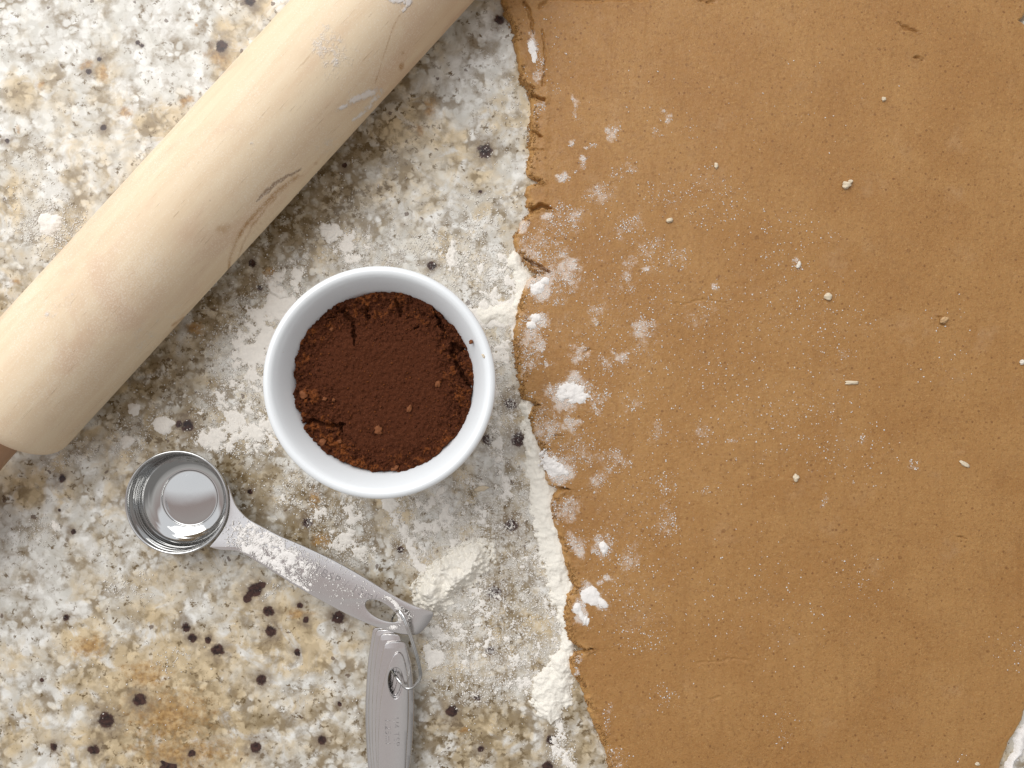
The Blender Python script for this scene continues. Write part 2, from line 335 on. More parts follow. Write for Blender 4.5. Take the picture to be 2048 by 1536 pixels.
    for a in ((950, 1120, 170, 230, 0, .55), (960, 560, 130, 110, 0, .55), (1000, 820, 60, 200, 0, .5), (980, 1300, 190, 130, 0, .5), (880, 1060, 110, 110, 0, .5), (690, 1050, 120, 90, 0, .35), (500, 730, 90, 240, 0, .4),
              (720, 500, 150, 70, -10, .35), (100, 460, 100, 90, 0, .22), (1060, 1170, 70, 160, 0, .4)):
        film = np.maximum(film, a[5] * sm(ell(uu, vv, *a[:5]), -.2, .8))
    for pts, k in (([(985, 780, 14), (992, 900, 16), (1012, 985, 14)], .7), ([(880, 985, 15), (898, 1040, 18), (916, 1105, 16)], .9), ([(780, 1005, 14), (815, 1080, 18), (850, 1150, 14)], .7), ([(905, 485, 8), (893, 540, 11)], .9),
                   ([(1040, 1000, 14), (1060, 1090, 25), (1100, 1240, 20)], .5), ([(930, 700, 6), (985, 690, 12)], .5), ([(960, 1150, 8), (1000, 1220, 14), (1020, 1290, 12)], .6)):
        film = np.maximum(film, k * sm(line(uu * .6 + u * .4, vv * .6 + v * .4, pts), 0, .6))
    attr(me, 'warm', warm); attr(me, 'olive', olive); attr(me, 'amber', amber); attr(me, 'spot', spot); attr(me, 'halo', halo); attr(me, 'film', film)
    o = link('countertop', me, GR); tag(o, kind='structure')
    # the slab's thickness
    x0, x1 = V[:, 0].min(), V[:, 0].max(); y0, y1 = V[:, 1].min(), V[:, 1].max(); t = -.03
    vv_ = [(x0, y0, 0), (x1, y0, 0), (x1, y1, 0), (x0, y1, 0), (x0, y0, t), (x1, y0, t), (x1, y1, t), (x0, y1, t)]
    q = [(0, 4, 5, 1), (1, 5, 6, 2), (2, 6, 7, 3), (3, 7, 4, 0), (4, 7, 6, 5)]
    tag(link('countertop_edge', mesh_np('countertop_edge', vv_, q), GR, o, smooth=False))
    return o
counter()

# ---------------------------------------------------------------- flour helpers
def sheet(name, field, bbox, step, hmax, mat, base=0.0, zf=None, thr=0.0, grain=0.35, seed=40, pw=0.6):
    """a crust of flour: field(u,v) > thr where there is flour, height grows with it"""
    us = np.arange(bbox[0], bbox[2], step); vs = np.arange(bbox[1], bbox[3], step); v, u = np.meshgrid(vs, us, indexing='ij')
    u = u + RNG.uniform(-.35, .35, u.shape) * step; v = v + RNG.uniform(-.35, .35, u.shape) * step
    f = field(u, v) + grain * (fbm(u, v, 9, 4, seed, .7) - .5) * 2 - thr
    zb = (zf(u, v) if zf is not None else 0) + base
    h = np.where(f > 0, hmax * np.clip(f, 0, 1.3) ** pw * (.35 + 1.3 * fbm(u, v, 24, 4, seed + 8, .5)), -0.00012)
    z = zb + h
    Z0 = base
    x = (u - 1024) / F * (H - Z0); y = (768 - v) / F * (H - Z0)
    Q = gridq(len(vs), len(us)); ok = (f > 0).ravel()[Q].any(1); Q = Q[ok]
    used, inv = np.unique(Q, return_inverse=True); Q = inv.reshape(Q.shape)
    V = np.stack([x, y, z], -1).reshape(-1, 3)[used]
    return link(name, mesh_np(name, V, Q), mat)
def scatter(name, field, bbox, n, mat, base=0.0, zf=None, s0=.00012, s1=.00042, pw=2.5):
    u = RNG.uniform(bbox[0], bbox[2], n); v = RNG.uniform(bbox[1], bbox[3], n)
    p = np.clip(field(u, v), 0, 1); k = RNG.random(n) < p; u = u[k]; v = v[k]
    z = base + (zf(u, v) if zf is not None else 0 * u)
    s = s0 + (s1 - s0) * RNG.random(len(u)) ** pw
    pos = np.stack([(u - 1024) / F * (H - base), (768 - v) / F * (H - base), z + s * .2], 1)
    return link(name, grains_mesh(name, pos, s), mat)

OCT = np.array([(1, 0, 0), (0, 1, 0), (-1, 0, 0), (0, -1, 0), (0, 0, 1), (0, 0, -.6)], float)
OF = np.array([(0, 1, 4), (1, 2, 4), (2, 3, 4), (3, 0, 4), (1, 0, 5), (2, 1, 5), (3, 2, 5), (0, 3, 5)])
def grains_mesh(name, pos, size):
    n = len(pos); a = RNG.uniform(0, 6.28, n); st = RNG.uniform(.7, 1.5, n)
    o = OCT[None] * np.stack([size * st, size / st, size * .42], 1)[:, None, :] * RNG.uniform(.75, 1.25, (n, 6, 3))
    x = o[..., 0] * np.cos(a)[:, None] - o[..., 1] * np.sin(a)[:, None]; y = o[..., 0] * np.sin(a)[:, None] + o[..., 1] * np.cos(a)[:, None]
    V = np.stack([x, y, o[..., 2]], -1) + pos[:, None, :]
    Q = (OF[None] + (np.arange(n) * 6)[:, None, None]).reshape(-1, 3)
    return mesh_np(name, V.reshape(-1, 3), Q)
# ---------------------------------------------------------------- rolled dough
T = 0.0038
EDGE = [(-430, 1010), (-160, 985), (0, 1000), (20, 1008), (45, 1021), (60, 1026), (90, 1028), (120, 1034), (145, 1037), (160, 1040), (166, 1050), (180, 1059), (200, 1060), (250, 1059), (300, 1057), (320, 1054), (340, 1051), (350, 1056), (358, 1070),
        (362, 1078), (367, 1062), (371, 1052), (385, 1049), (400, 1052), (416, 1058), (424, 1060), (430, 1052), (440, 1041), (455, 1033), (480, 1028), (500, 1031), (512, 1042), (525, 1050), (540, 1062), (546, 1074), (551, 1064), (560, 1055), (575, 1048), (600, 1040), (640, 1031),
        (660, 1028), (700, 1029), (740, 1032), (780, 1038), (798, 1046), (805, 1060), (810, 1072), (816, 1062), (830, 1056), (850, 1060), (880, 1070), (900, 1078), (930, 1083), (960, 1092), (972, 1098), (980, 1118), (986, 1114), (996, 1106), (1010, 1098), (1050, 1108),
        (1080, 1117), (1110, 1127), (1140, 1134), (1165, 1140), (1176, 1150), (1183, 1148), (1190, 1134), (1210, 1127), (1240, 1129), (1262, 1132), (1282, 1139), (1292, 1148), (1299, 1163), (1304, 1168), (1309, 1152), (1318, 1141), (1335, 1138), (1350, 1142), (1360, 1153),
        (1380, 1163), (1400, 1170), (1430, 1178), (1450, 1186), (1480, 1200), (1500, 1207), (1536, 1216), (1600, 1235), (1720, 1262), (2000, 1330)]
REDGE = [(-430, 2060), (-160, 2120), (-40, 2100), (0, 2062), (20, 2056), (34, 2051), (40, 2042), (46, 2052), (60, 2062), (100, 2080), (700, 2110), (1300, 2090), (1400, 2062), (1450, 2046), (1480, 2026), (1510, 2014), (1536, 2007), (1600, 1990), (1720, 1960), (2000, 1840)]
CRACK = [([(1040, 352, 6), (1066, 360, 5), (1086, 367, 2)], 1.0), ([(1054, 186, 5), (1070, 192, 5), (1088, 200, 4)], .9), ([(1052, 170, 5), (1068, 174, 3)], .7), ([(1056, 256, 4), (1070, 262, 4), (1082, 272, 2.5)], .8),
         ([(1064, 417, 5), (1082, 412, 6), (1102, 417, 2.5)], 1.1), ([(1048, 514, 3), (1066, 527, 4), (1082, 536, 5), (1100, 543, 2.5)], 1.0), ([(1056, 806, 4), (1078, 810, 3)], .8), ([(1100, 974, 4), (1120, 980, 5), (1142, 978, 2)], .8),
         ([(1146, 1300, 5), (1168, 1303, 5), (1186, 1300, 2.5)], 1.0), ([(1048, 6, 5), (1058, 22, 5), (1064, 44, 4), (1066, 66, 2.5)], .5), ([(1078, 14, 4), (1092, 4, 4)], .5), ([(1086, 60, 3), (1090, 110, 2.5), (1087, 170, 2.5)], .35),
         ([(1798, 46, 3), (1812, 57, 6), (1826, 60, 3), (1842, 70, 2)], .45), ([(1828, 116, 3), (1838, 116, 4), (1846, 120, 2)], .5), ([(1352, 607, 2), (1380, 606, 2.5), (1402, 600, 2.5), (1426, 602, 2.0), (1460, 607, 1.5)], .13),
         ([(1395, 1326, 2), (1440, 1322, 3), (1470, 1316, 2.5), (1500, 1321, 2)], .08), ([(1100, -4, 4), (1180, 1, 4), (1300, -3, 4)], .25), ([(1400, 2, 3), (1430, 4, 3)], .3), ([(1880, 632, 3), (1884, 648, 3), (1896, 652, 2)], .35),
         ([(1420, 1398, 2), (1440, 1394, 2)], .12), ([(1110, 870, 3), (1124, 872, 2)], .3), ([(1180, 700, 4), (1170, 706, 3)], .25), ([(1062, 298, 3), (1090, 300, 2)], .3), ([(1090, 1100, 3), (1130, 1104, 2)], .3),
         ([(1918, 1072, 2), (1935, 1078, 2)], .3), ([(1000, 1170, 3), (1150, 1176, 4), (1160, 1180, 2)], .8), ([(1050, 945, 3), (1085, 912, 4), (1096, 900, 2)], .5)]
DP = [(1065, 95, 10, 24, -8, 1.0), (1076, 135, 6, 18, 0, .5), (1080, 225, 8, 22, 0, .4), (1148, 214, 6, 16, 0, .4), (1226, 262, 14, 16, 20, .6), (1328, 238, 9, 9, 0, .8), (1313, 268, 10, 9, 0, .8), (1139, 285, 7, 10, 0, .8), (1176, 291, 8, 5, 0, .8), (1168, 323, 9, 8, 0, .8),
      (1127, 357, 9, 8, 0, 1.0), (1146, 332, 6, 5, 0, .8), (1200, 390, 30, 20, 0, .4), (1225, 350, 14, 14, 0, .3), (1255, 330, 20, 14, 0, .3), (1340, 390, 50, 30, 0, .22), (1098, 438, 12, 10, 0, .9), (1048, 450, 12, 22, 0, .8), (1125, 440, 40, 26, 0, .4), (1080, 508, 9, 15, -20, 1.1), (1117, 503, 10, 8, 0, 1.0), (1140, 524, 16, 12, 0, .8), (1085, 500, 50, 30, 0, .4),
      (1252, 450, 24, 20, 0, .5), (1300, 500, 26, 26, 0, .35), (1350, 515, 30, 26, 0, .4), (1255, 520, 14, 18, 0, .4), (1305, 533, 9, 8, 0, .8), (1078, 575, 22, 20, 0, 1.0), (1100, 560, 60, 40, 0, .45), (1120, 600, 20, 12, 0, .5), (1258, 570, 20, 24, 30, .45), (1289, 660, 24, 26, 0, .65), (1157, 708, 17, 20, 20, .6), (1247, 714, 12, 20, 10, .7), (1213, 735, 18, 14, 0, .35),
      (1068, 640, 20, 16, 0, 1.0), (1060, 680, 30, 60, 0, .5), (1090, 690, 12, 14, 0, .6), (1092, 718, 6, 8, 0, 1.0), (1050, 720, 14, 40, 0, .55), (1195, 625, 20, 14, 0, .35), (1187, 650, 14, 12, 0, .4), (1145, 785, 42, 28, -20, 1.0), (1190, 790, 30, 26, 0, .5), (1195, 812, 12, 10, 0, .9), (1110, 790, 12, 8, 0, .8), (1065, 790, 14, 10, 0, .5),
      (1140, 845, 18, 16, 0, .6), (1090, 860, 30, 40, 0, .5), (1105, 932, 34, 30, 20, 1.2), (1150, 900, 50, 30, 0, .3), (1142, 910, 7, 9, 0, .9), (1316, 860, 18, 24, 0, .35), (1270, 810, 16, 16, 0, .35), (1400, 870, 14, 26, 0, .4), (1225, 920, 30, 20, 0, .4), (1245, 925, 20, 20, 0, .35), (1205, 960, 20, 20, 0, .35), (1330, 975, 18, 26, 0, .4), (1335, 1040, 20, 30, 0, .4), (1115, 1015, 36, 26, 0, .55), (1150, 1080, 20, 20, 0, .45), (1160, 1100, 12, 14, 0, .7),
      (1206, 1095, 14, 18, -20, 1.1), (1220, 1072, 10, 10, 0, .6), (1262, 1120, 26, 26, 0, .4), (1275, 1130, 18, 16, 0, .3), (1212, 1155, 9, 8, 0, .9), (1180, 1190, 22, 20, 0, 1.3), (1205, 1206, 14, 7, 50, 1.2), (1157, 1222, 12, 16, -20, 1.2), (1172, 1240, 8, 16, -15, 1.0), (1155, 1330, 6, 22, 0, .9), (1260, 1190, 40, 20, 0, .2), (1290, 1260, 50, 40, 0, .12), (1215, 1440, 12, 24, 0, .3), (1230, 1520, 24, 30, 0, .25), (1330, 1400, 24, 24, 0, .2),
      (1434, 579, 9, 9, 0, 1.0), (1536, 518, 9, 12, 0, .5), (1598, 528, 9, 10, 30, .8), (1694, 716, 14, 14, 0, .35), (1406, 860, 12, 14, 0, .35), (1462, 880, 9, 8, 0, .6), (1730, 870, 9, 10, 0, .5), (1830, 930, 8, 8, 0, .8), (1655, 998, 10, 12, 0, .5), (1412, 980, 8, 8, 0, .6), (1380, 260, 12, 10, 0, .3), (1420, 400, 60, 50, 0, .12), (1400, 630, 60, 60, 0, .08),
      (1560, 480, 170, 100, 0, .022), (1600, 640, 200, 140, 0, .034), (1560, 820, 230, 160, 0, .030), (1680, 900, 160, 100, 0, .025), (1450, 740, 240, 330, 0, .022), (1250, 650, 220, 330, 0, .035), (1250, 1100, 200, 260, 0, .03), (1500, 1200, 300, 200, 0, .010), (1720, 1160, 90, 70, 0, .02), (1500, 200, 400, 150, 0, .003), (1570, 1450, 60, 80, 0, .02), (1900, 700, 100, 150, 0, .006),
      (2030, 1300, 100, 50, 0, .03), (1930, 1520, 10, 10, 0, .4), (1090, 120, 80, 150, 0, .02)]
def ddust(u, v):
    du = (fbm(u, v, 26, 4, 240, .6) - .5) * 46; dv = (fbm(u, v, 26, 4, 244, .6) - .5) * 46; uu = u + du; vv = v + dv; f = np.zeros(np.shape(u))
    for a in DP: f = np.maximum(f, (a[5] if a[5] > .1 else a[5] * 4.5) * sm(ell(uu, vv, *a[:5]), -.75 if a[5] > .1 else 0, .7))
    return np.minimum(f, .9) * (.45 + .55 * sm(u, 1420, 1130)) * (.5 + sm(fbm(u, v, 34, 3, 248, .6), .35, .65))
def relief(u, v):
    """height of the dough's top above T, in metres"""
    z = 0.00045 * (fbm(u, v, 150, 2, 50) - .5) + 0.00018 * (fbm(u, v, 26, 3, 53) - .5)
    z = z + 0.00022 * sm(1 - np.abs(u - (1087 + 5 * fbm(v, v * 0, 40, 2, 57))) / 12, 0, 1) * (v < 480)
    xl = np.interp(v, [e[0] for e in EDGE], [e[1] for e in EDGE])
    near = sm(u - xl, 90, 5)
    z = z + near * (0.0011 * (fbm(u, v, 18, 5, 60, .68) - .55) - .0003) + sm(u - xl, 34, 2) * .0009 * (fbm(u, v, 7, 3, 63, .6) - .5)
    for pts, k in CRACK:
        us = [p[0] for p in pts]; vs = [p[1] for p in pts]
        msk = (u > min(us) - 14) & (u < max(us) + 14) & (v > min(vs) - 14) & (v < max(vs) + 14)
        if msk.any():
            uu = u[msk]; vv = v[msk]; w = line(uu + (fbm(uu, vv, 7, 2, 66) - .5) * 7, vv + (fbm(uu, vv, 7, 2, 69) - .5) * 7, pts)
            z[msk] -= 0.0030 * k * sm(w, 0, .75) - 0.0004 * k * sm(w, -1.6, -.3) * (w < 0)
    return z
def dough():
    vs = np.concatenate([np.arange(-430, -30, 9.0), np.arange(-30, 1566, 1.8), np.arange(1566, 2000, 9.0)])
    xl = np.interp(vs, [e[0] for e in EDGE], [e[1] for e in EDGE]); xl = xl + (fbm(vs, vs * 0, 13, 5, 70, .7) - .5) * 12
    xr = np.interp(vs, [e[0] for e in REDGE], [e[1] for e in REDGE]); xr = xr + (fbm(vs, vs * 0, 14, 3, 74, .6) - .5) * 6
    s1 = np.concatenate([np.linspace(0, 6, 6)[:-1], np.arange(6, 70, 1.8)]); s2 = -np.concatenate([np.linspace(0, 6, 5)[:-1], np.arange(6, 30, 3)])[::-1]
    mid = np.linspace(0, 1, 238)[1:-1]
    A = xl[:, None] + s1[None]; B = xr[:, None] + s2[None]; Mi = A[:, -1:] + (B[:, :1] - A[:, -1:]) * mid[None]
    u = np.concatenate([A, Mi, B], 1); v = np.repeat(vs[:, None], u.shape[1], 1)
    # distance to the rim measured against a few neighbouring rows, so that notches have rounded shoulders
    d = np.full(u.shape, 1e9)
    for k in range(-8, 9):
        xs = np.interp(vs + k * 1.8, vs, xl); d = np.minimum(d, np.hypot(np.maximum(u - xs[:, None], 0), k * 1.8))
    dr = np.maximum(xr[:, None] - u, 0); d = np.minimum(d, dr); endw = 30 * (fbm(u, v, 90, 3, 75) + .2); d = np.minimum(d, np.maximum(np.minimum(v - vs[0] - endw * (v < 0), vs[-1] - v - endw * (v > 800)), 0))
    w = 8 + 9 * fbm(v, v * 0, 60, 2, 77)
    prof = np.sqrt(np.clip(1 - (1 - np.clip(d / w, 0, 1)) ** 2, 0, 1))
    z = prof * (T + relief(u, v)); z = np.maximum(z, 0)
    x = (u - 1024) / F * (H - T); y = (768 - v) / F * (H - T)
    V = np.stack([x, y, z - (prof <= 0) * 0.0003], -1).reshape(-1, 3)
    me = mesh_np('rolled_dough', V, gridq(len(vs), u.shape[1])[:, :])
    xlv = xl; e_ = sm(d / w, 1.5, .2) * (0.5 + fbm(u, v, 30, 2, 79))
    attr(me, 'edge', e_); attr(me, 'dust', ddust(u, v) * .9)
    o = link('rolled_dough', me, DO)
    tag(o, 'large tan sheet of rolled-out dough with a crumbly cracked left edge, dusted with flour', 'dough')
    n = 5200; cv_ = RNG.uniform(0, 1560, n); off = RNG.normal(5, 6, n); cu_ = np.interp(cv_, vs, xl) + off; k = (off > -4) & (fbm(cu_, cv_, 30, 3, 81) > .44); cu_ = cu_[k]; cv_ = cv_[k]; off = off[k]
    zz = np.where(off > 0, np.sqrt(np.clip(1 - (1 - np.clip(off / 12, 0, 1)) ** 2, 0, 1)) * T, 0); sz = .00012 + .00050 * RNG.random(len(zz)) ** 2.2
    e = link('edge_crumbs', grains_mesh('edge_crumbs', np.stack([(cu_ - 1024) / F * (H - T), (768 - cv_) / F * (H - T), zz + relief(cu_, cv_) * (off > 4) + sz * .2], 1), sz), DO, o)
    tag(e, kind='stuff')
dough()

# ---------------------------------------------------------------- flour on the counter
GP = [  # (u, v, ru, rv, angle, amount)
    (520, 690, 70, 120, 0, .75), (505, 860, 80, 55, 0, .7), (560, 600, 55, 60, 0, .95), (585, 545, 26, 35, 10, .8), (475, 790, 55, 60, 0, .55), (440, 700, 40, 50, 0, .25), (445, 880, 70, 28, 0, .8), (430, 830, 60, 70, 0, .25),
    (660, 465, 22, 16, -10, .8), (705, 495, 40, 40, 0, .7), (640, 515, 30, 26, 0, .3), (760, 510, 70, 30, 0, .35), (840, 490, 90, 40, 0, .25), (930, 520, 60, 60, 0, .35), (945, 460, 30, 30, 0, .35), (1000, 560, 70, 60, 0, .65),
    (990, 630, 70, 36, -6, 1.1), (1010, 700, 42, 45, 0, .65), (1012, 790, 26, 80, 0, .45), (680, 1040, 70, 60, 0, .45), (700, 1090, 60, 40, 30, .55), (600, 990, 60, 50, 30, .35), (840, 1050, 70, 90, 0, .5), (960, 1010, 70, 80, 0, .42),
    (1040, 1110, 70, 190, 0, .32), (960, 1240, 110, 120, 0, .38), (1020, 1320, 90, 80, 0, .55), (868, 1318, 22, 42, 0, .8), (880, 1270, 22, 40, -30, .5), (940, 1360, 110, 60, 0, .25), (1125, 1500, 28, 45, 0, .6), (1120, 1380, 30, 50, 0, .35),
    (700, 760, 460, 420, 0, .035), (105, 455, 70, 60, 0, .45), (60, 380, 70, 110, 0, .10), (88, 1060, 30, 30, 0, .45), (40, 1080, 40, 60, 30, .12), (600, 1370, 60, 40, 0, .06), (250, 1170, 60, 40, 0, .10), (350, 1320, 60, 30, 0, .05), (700, 1395, 20, 20, 0, .15),
    (150, 905, 60, 28, -10, .35), (255, 880, 50, 40, 0, .3), (1010, 200, 70, 160, 0, .05), (970, 305, 18, 18, 0, .06), (950, 420, 100, 60, 0, .09), (300, 850, 80, 40, 0, .12), (540, 1190, 20, 14, 0, .3), (2020, 1500, 30, 60, 20, .6), (200, 1300, 260, 220, 0, .008), (900, 1450, 250, 80, 0, .02)]
GL = [([(985, 780, 16), (992, 900, 18), (1012, 985, 15)], .75), ([(880, 985, 14), (898, 1040, 16), (916, 1105, 16)], .7), ([(780, 1005, 16), (815, 1080, 20), (850, 1150, 14)], .8), ([(905, 485, 9), (893, 540, 12)], .9),
      ([(1112, 1440, 10), (1118, 1490, 14), (1140, 1536, 16)], .7), ([(960, 1150, 10), (1000, 1220, 16), (1020, 1290, 14)], .45), ([(1075, 1000, 26), (1105, 1200, 34), (1130, 1330, 30)], .4), ([(1030, 990, 16), (1015, 930, 16)], .5)]
def fcount(u, v):
    du = (fbm(u, v, 16, 3, 80) - .5) * 26; dv = (fbm(u, v, 16, 3, 84) - .5) * 26; uu = u + du; vv = v + dv; f = np.zeros(np.shape(u))
    for a in GP: f = np.maximum(f, a[5] * sm(ell(uu, vv, *a[:5]), -.25, .55))
    for pts, k in GL: f = np.maximum(f, k * sm(line(uu, vv, pts), -.1, .6))
    f = f * (0.35 + 1.5 * sm(fbm(u, v, 24, 4, 88, .65), .30, .70))
    return f
o = scatter('flour_dusting', lambda u, v: fcount(u, v) * .95, (0, 0, 1230, 1560), 560000, FL, s0=.00013, s1=.00055, pw=2.6)
tag(o, 'fine white flour scattered over the granite round the ramekin and spoons', 'flour', kind='stuff')
o = sheet('flour_crust', lambda u, v: fcount(u, v) - .10 , (390, 430, 1180, 1560), 1.8, .0005, FL, thr=.60, grain=.75, seed=90)
tag(o, 'patchy pressed flour lying on the granite between the ramekin and the dough', 'flour', kind='stuff')

def pile(label, field, bbox, hmax, step=1.6, mat=FLC, grain=.30, name='flour_pile', group=None, seed=120, pw=.6, warp=8, lumps=()):
    rg = np.random.default_rng(seed); L = [(rg.uniform(a, c), rg.uniform(b, d), rg.uniform(3, 8)) for a, b, c, d, n in lumps for _ in range(n)]
    def fld(u, v):
        f = field(u + (fbm(u, v, 22, 3, seed + 3) - .5) * 3 * warp, v + (fbm(u, v, 22, 3, seed + 5) - .5) * 3 * warp)
        f0 = f.copy()
        for a, b, r_ in L: f = np.maximum(f, np.where(f0 > -.45, np.clip(f0, 0, 2) + .30 * sm(ell(u, v, a, b, r_, r_), 0, .8), -1))
        return f
    o = sheet(name, fld, bbox, step, hmax, mat, grain=grain, seed=seed, pw=pw)
    tag(o, label, 'flour', group); return o
pile('thick cream-coloured heap of flour with lumpy edges beside the tip of the spoon handle',
     lambda u, v: np.maximum(ell(u, v, 908, 1144, 86, 38, -34) * 2.6, ell(u, v, 872, 1180, 44, 36, -50) * 2.2), (780, 1050, 1020, 1250), .0042, 1.3, grain=.38, pw=.9, warp=6, lumps=[(850, 1080, 990, 1150, 110), (812, 1140, 900, 1215, 60), (860, 1120, 970, 1180, 40)])
pile('tapering heap of flour under the lower left edge of the dough sheet',
     lambda u, v: line(u, v, [(1125, 1335, 30), (1104, 1385, 40), (1102, 1415, 26), (1103, 1442, 6)]) * 1.4, (1040, 1280, 1180, 1460), .0024, 1.5, grain=.42, seed=140)
pile('long narrow ridge of flour running along the left edge of the dough',
     lambda u, v: line(u, v, [(1052, 790, 10), (1062, 850, 17), (1072, 900, 20), (1084, 960, 28), (1092, 1020, 30), (1104, 1090, 28), (1120, 1160, 24), (1130, 1230, 18), (1138, 1300, 14)]) * 1.15, (1020, 770, 1180, 1330), .0017, 1.6, grain=.45, seed=150)
pile('curved drift of flour against the dough just right of the ramekin rim',
     lambda u, v: np.maximum(line(u, v, [(1030, 520, 14), (1046, 555, 17), (1040, 610, 14)]), line(u, v, [(962, 630, 14), (1000, 628, 22), (1042, 632, 16)])) * 1.1, (930, 480, 1080, 680), .0014, 1.6, grain=.38, seed=160)
pile('broad round spot of pressed flour below the rolling pin, left of a dark garnet', lambda u, v: ell(u, v, 331, 849, 21, 17) * 1.8, (300, 820, 365, 880), .0007, 1.3, FL, .34, 'flour_spot', 'pressed flour spots left of the ramekin', seed=170)
pile('smallest round flour spot, nearest the lower edge of the rolling pin', lambda u, v: ell(u, v, 270, 821, 13, 12) * 1.8, (250, 800, 292, 842), .0006, 1.3, FL, .34, 'flour_spot', 'pressed flour spots left of the ramekin', seed=175)
pile('ragged flour spot just above the bowl of the steel measuring spoon', lambda u, v: ell(u, v, 252, 886, 15, 14) * 1.6, (228, 864, 276, 910), .0006, 1.3, FL, .5, 'flour_spot', 'pressed flour spots left of the ramekin', seed=180)
pile('small powdery mound of flour on granite left of the rolling pin', lambda u, v: ell(u, v, 103, 450, 26, 22) * 1.3, (60, 410, 150, 500), .0012, 1.4, FL, .40, 'flour_pile', seed=185)
pile('tiny dab of flour at the far left edge level with the spoon bowl', lambda u, v: ell(u, v, 108, 1052, 10, 9) * 1.6, (90, 1036, 128, 1070), .0006, 1.3, FL, .30, 'flour_spot', seed=188)
pile('flat flake of flour above the ramekin, below the rolling pin', lambda u, v: np.maximum(ell(u, v, 655, 457, 15, 8, -8), ell(u, v, 660, 470, 9, 9)) * 1.7, (630, 435, 690, 492), .0010, 1.2, FL, .25, 'flour_flake', seed=190)
pile('wedge-shaped flake of flour at the upper left of the ramekin', lambda u, v: np.maximum(ell(u, v, 552, 580, 26, 10, 38), ell(u, v, 540, 567, 14, 6, -15)) * 1.6, (515, 545, 585, 612), .0013, 1.2, FL, .25, 'flour_flake', seed=193)
pile('white flour showing beyond the lower right corner of the dough', lambda u, v: line(u, v, [(2062, 1450, 10), (2040, 1485, 13), (2022, 1525, 7), (2012, 1560, 6)]) * 1.5, (1985, 1430, 2100, 1580), .0016, 1.6, FLW, .30, 'flour_pile', seed=196)

# ---------------------------------------------------------------- flour on the dough
def fdough(u, v):
    du = (fbm(u, v, 26, 4, 240, .6) - .5) * 40; dv = (fbm(u, v, 26, 4, 244, .6) - .5) * 40; uu = u + du; vv = v + dv; f = np.zeros(np.shape(u))
    for a in DP: f = np.maximum(f, a[5] * sm(ell(uu, vv, *a[:5]), -.45 if a[5] > .1 else 0, .6 if a[5] > .1 else .9))
    xl = np.interp(v, [e[0] for e in EDGE], [e[1] for e in EDGE])
    f = np.where(f <= .1, f * 2.0, f)
    f = np.where(f > .1, f * (.5 + .5 * sm(u, 1420, 1130)), f)
    return np.where(f > .1, f * (0.5 + 1.1 * sm(fbm(u, v, 10, 3, 208, .65), .30, .70)), f) * (u > xl + 7)
def dz(u, v): return relief(u, v)
o = scatter('flour_sprinkle', lambda u, v: fdough(u, v) * 1.0, (1010, 0, 2060, 1560), 430000, FLW, base=T, zf=dz, s0=.00009, s1=.00042, pw=3.2)
tag(o, 'fine flour specks sprinkled over the dough, thickest along its left edge', 'flour', kind='stuff')
def dpatch(label, prim, bbox, h, seed, grain=1.0, k=1.0):
    o = sheet('flour_patch', lambda u, v: np.maximum.reduce([ell(u, v, *p) for p in prim]) * k, bbox, 1.3, h, FLW, base=T, zf=dz, grain=grain, seed=seed)
    tag(o, label, 'flour', 'white flour patches on the dough')
dpatch('largest white flour patch on the dough, level with the ramekin', [(1143, 785, 24, 20, 10), (1160, 795, 16, 14), (1125, 795, 10, 6)], (1090, 745, 1215, 830), .0006, 210)
dpatch('ragged white flour patch hugging the dough edge below the biggest one', [(1092, 918, 9, 16, -20), (1112, 938, 22, 14, 20), (1100, 925, 16, 12)], (1070, 890, 1150, 970), .0006, 214)
dpatch('smooth-edged white flour patch on the dough with a tail to the right', [(1180, 1191, 19, 17), (1205, 1206, 14, 7, 45), (1188, 1200, 12, 12)], (1150, 1165, 1225, 1222), .0005, 218, .40, 1.6)
dpatch('streaky white flour patch at the dough edge below the smooth one', [(1154, 1218, 8, 12), (1163, 1232, 5, 10, -20), (1171, 1240, 3.5, 9, 15), (1176, 1244, 2.5, 8, 15)], (1138, 1200, 1186, 1262), .0005, 222, .40, 1.5)
dpatch('elongated white smear of flour near the top left corner of the dough', [(1064, 95, 8, 18, -10), (1068, 112, 6, 12)], (1046, 66, 1088, 142), .0004, 226, .55, 1.0)
dpatch('white flour patch on the dough edge beside the upper right of the ramekin', [(1076, 575, 13, 11), (1090, 562, 8, 7), (1070, 582, 8, 8)], (1050, 545, 1112, 604), .0006, 230, .6, 1.1)
dpatch('small bright flour patch on the dough edge next to the ramekin rim', [(1070, 636, 10, 9), (1062, 650, 11, 8)], (1046, 618, 1092, 668), .0006, 234, .55, 1.2)
dpatch('small bright flour patch on the dough right of the flour ridge', [(1207, 1094, 8, 11, -20), (1208, 1103, 5, 6)], (1190, 1074, 1226, 1118), .0006, 238, .45, 1.4)

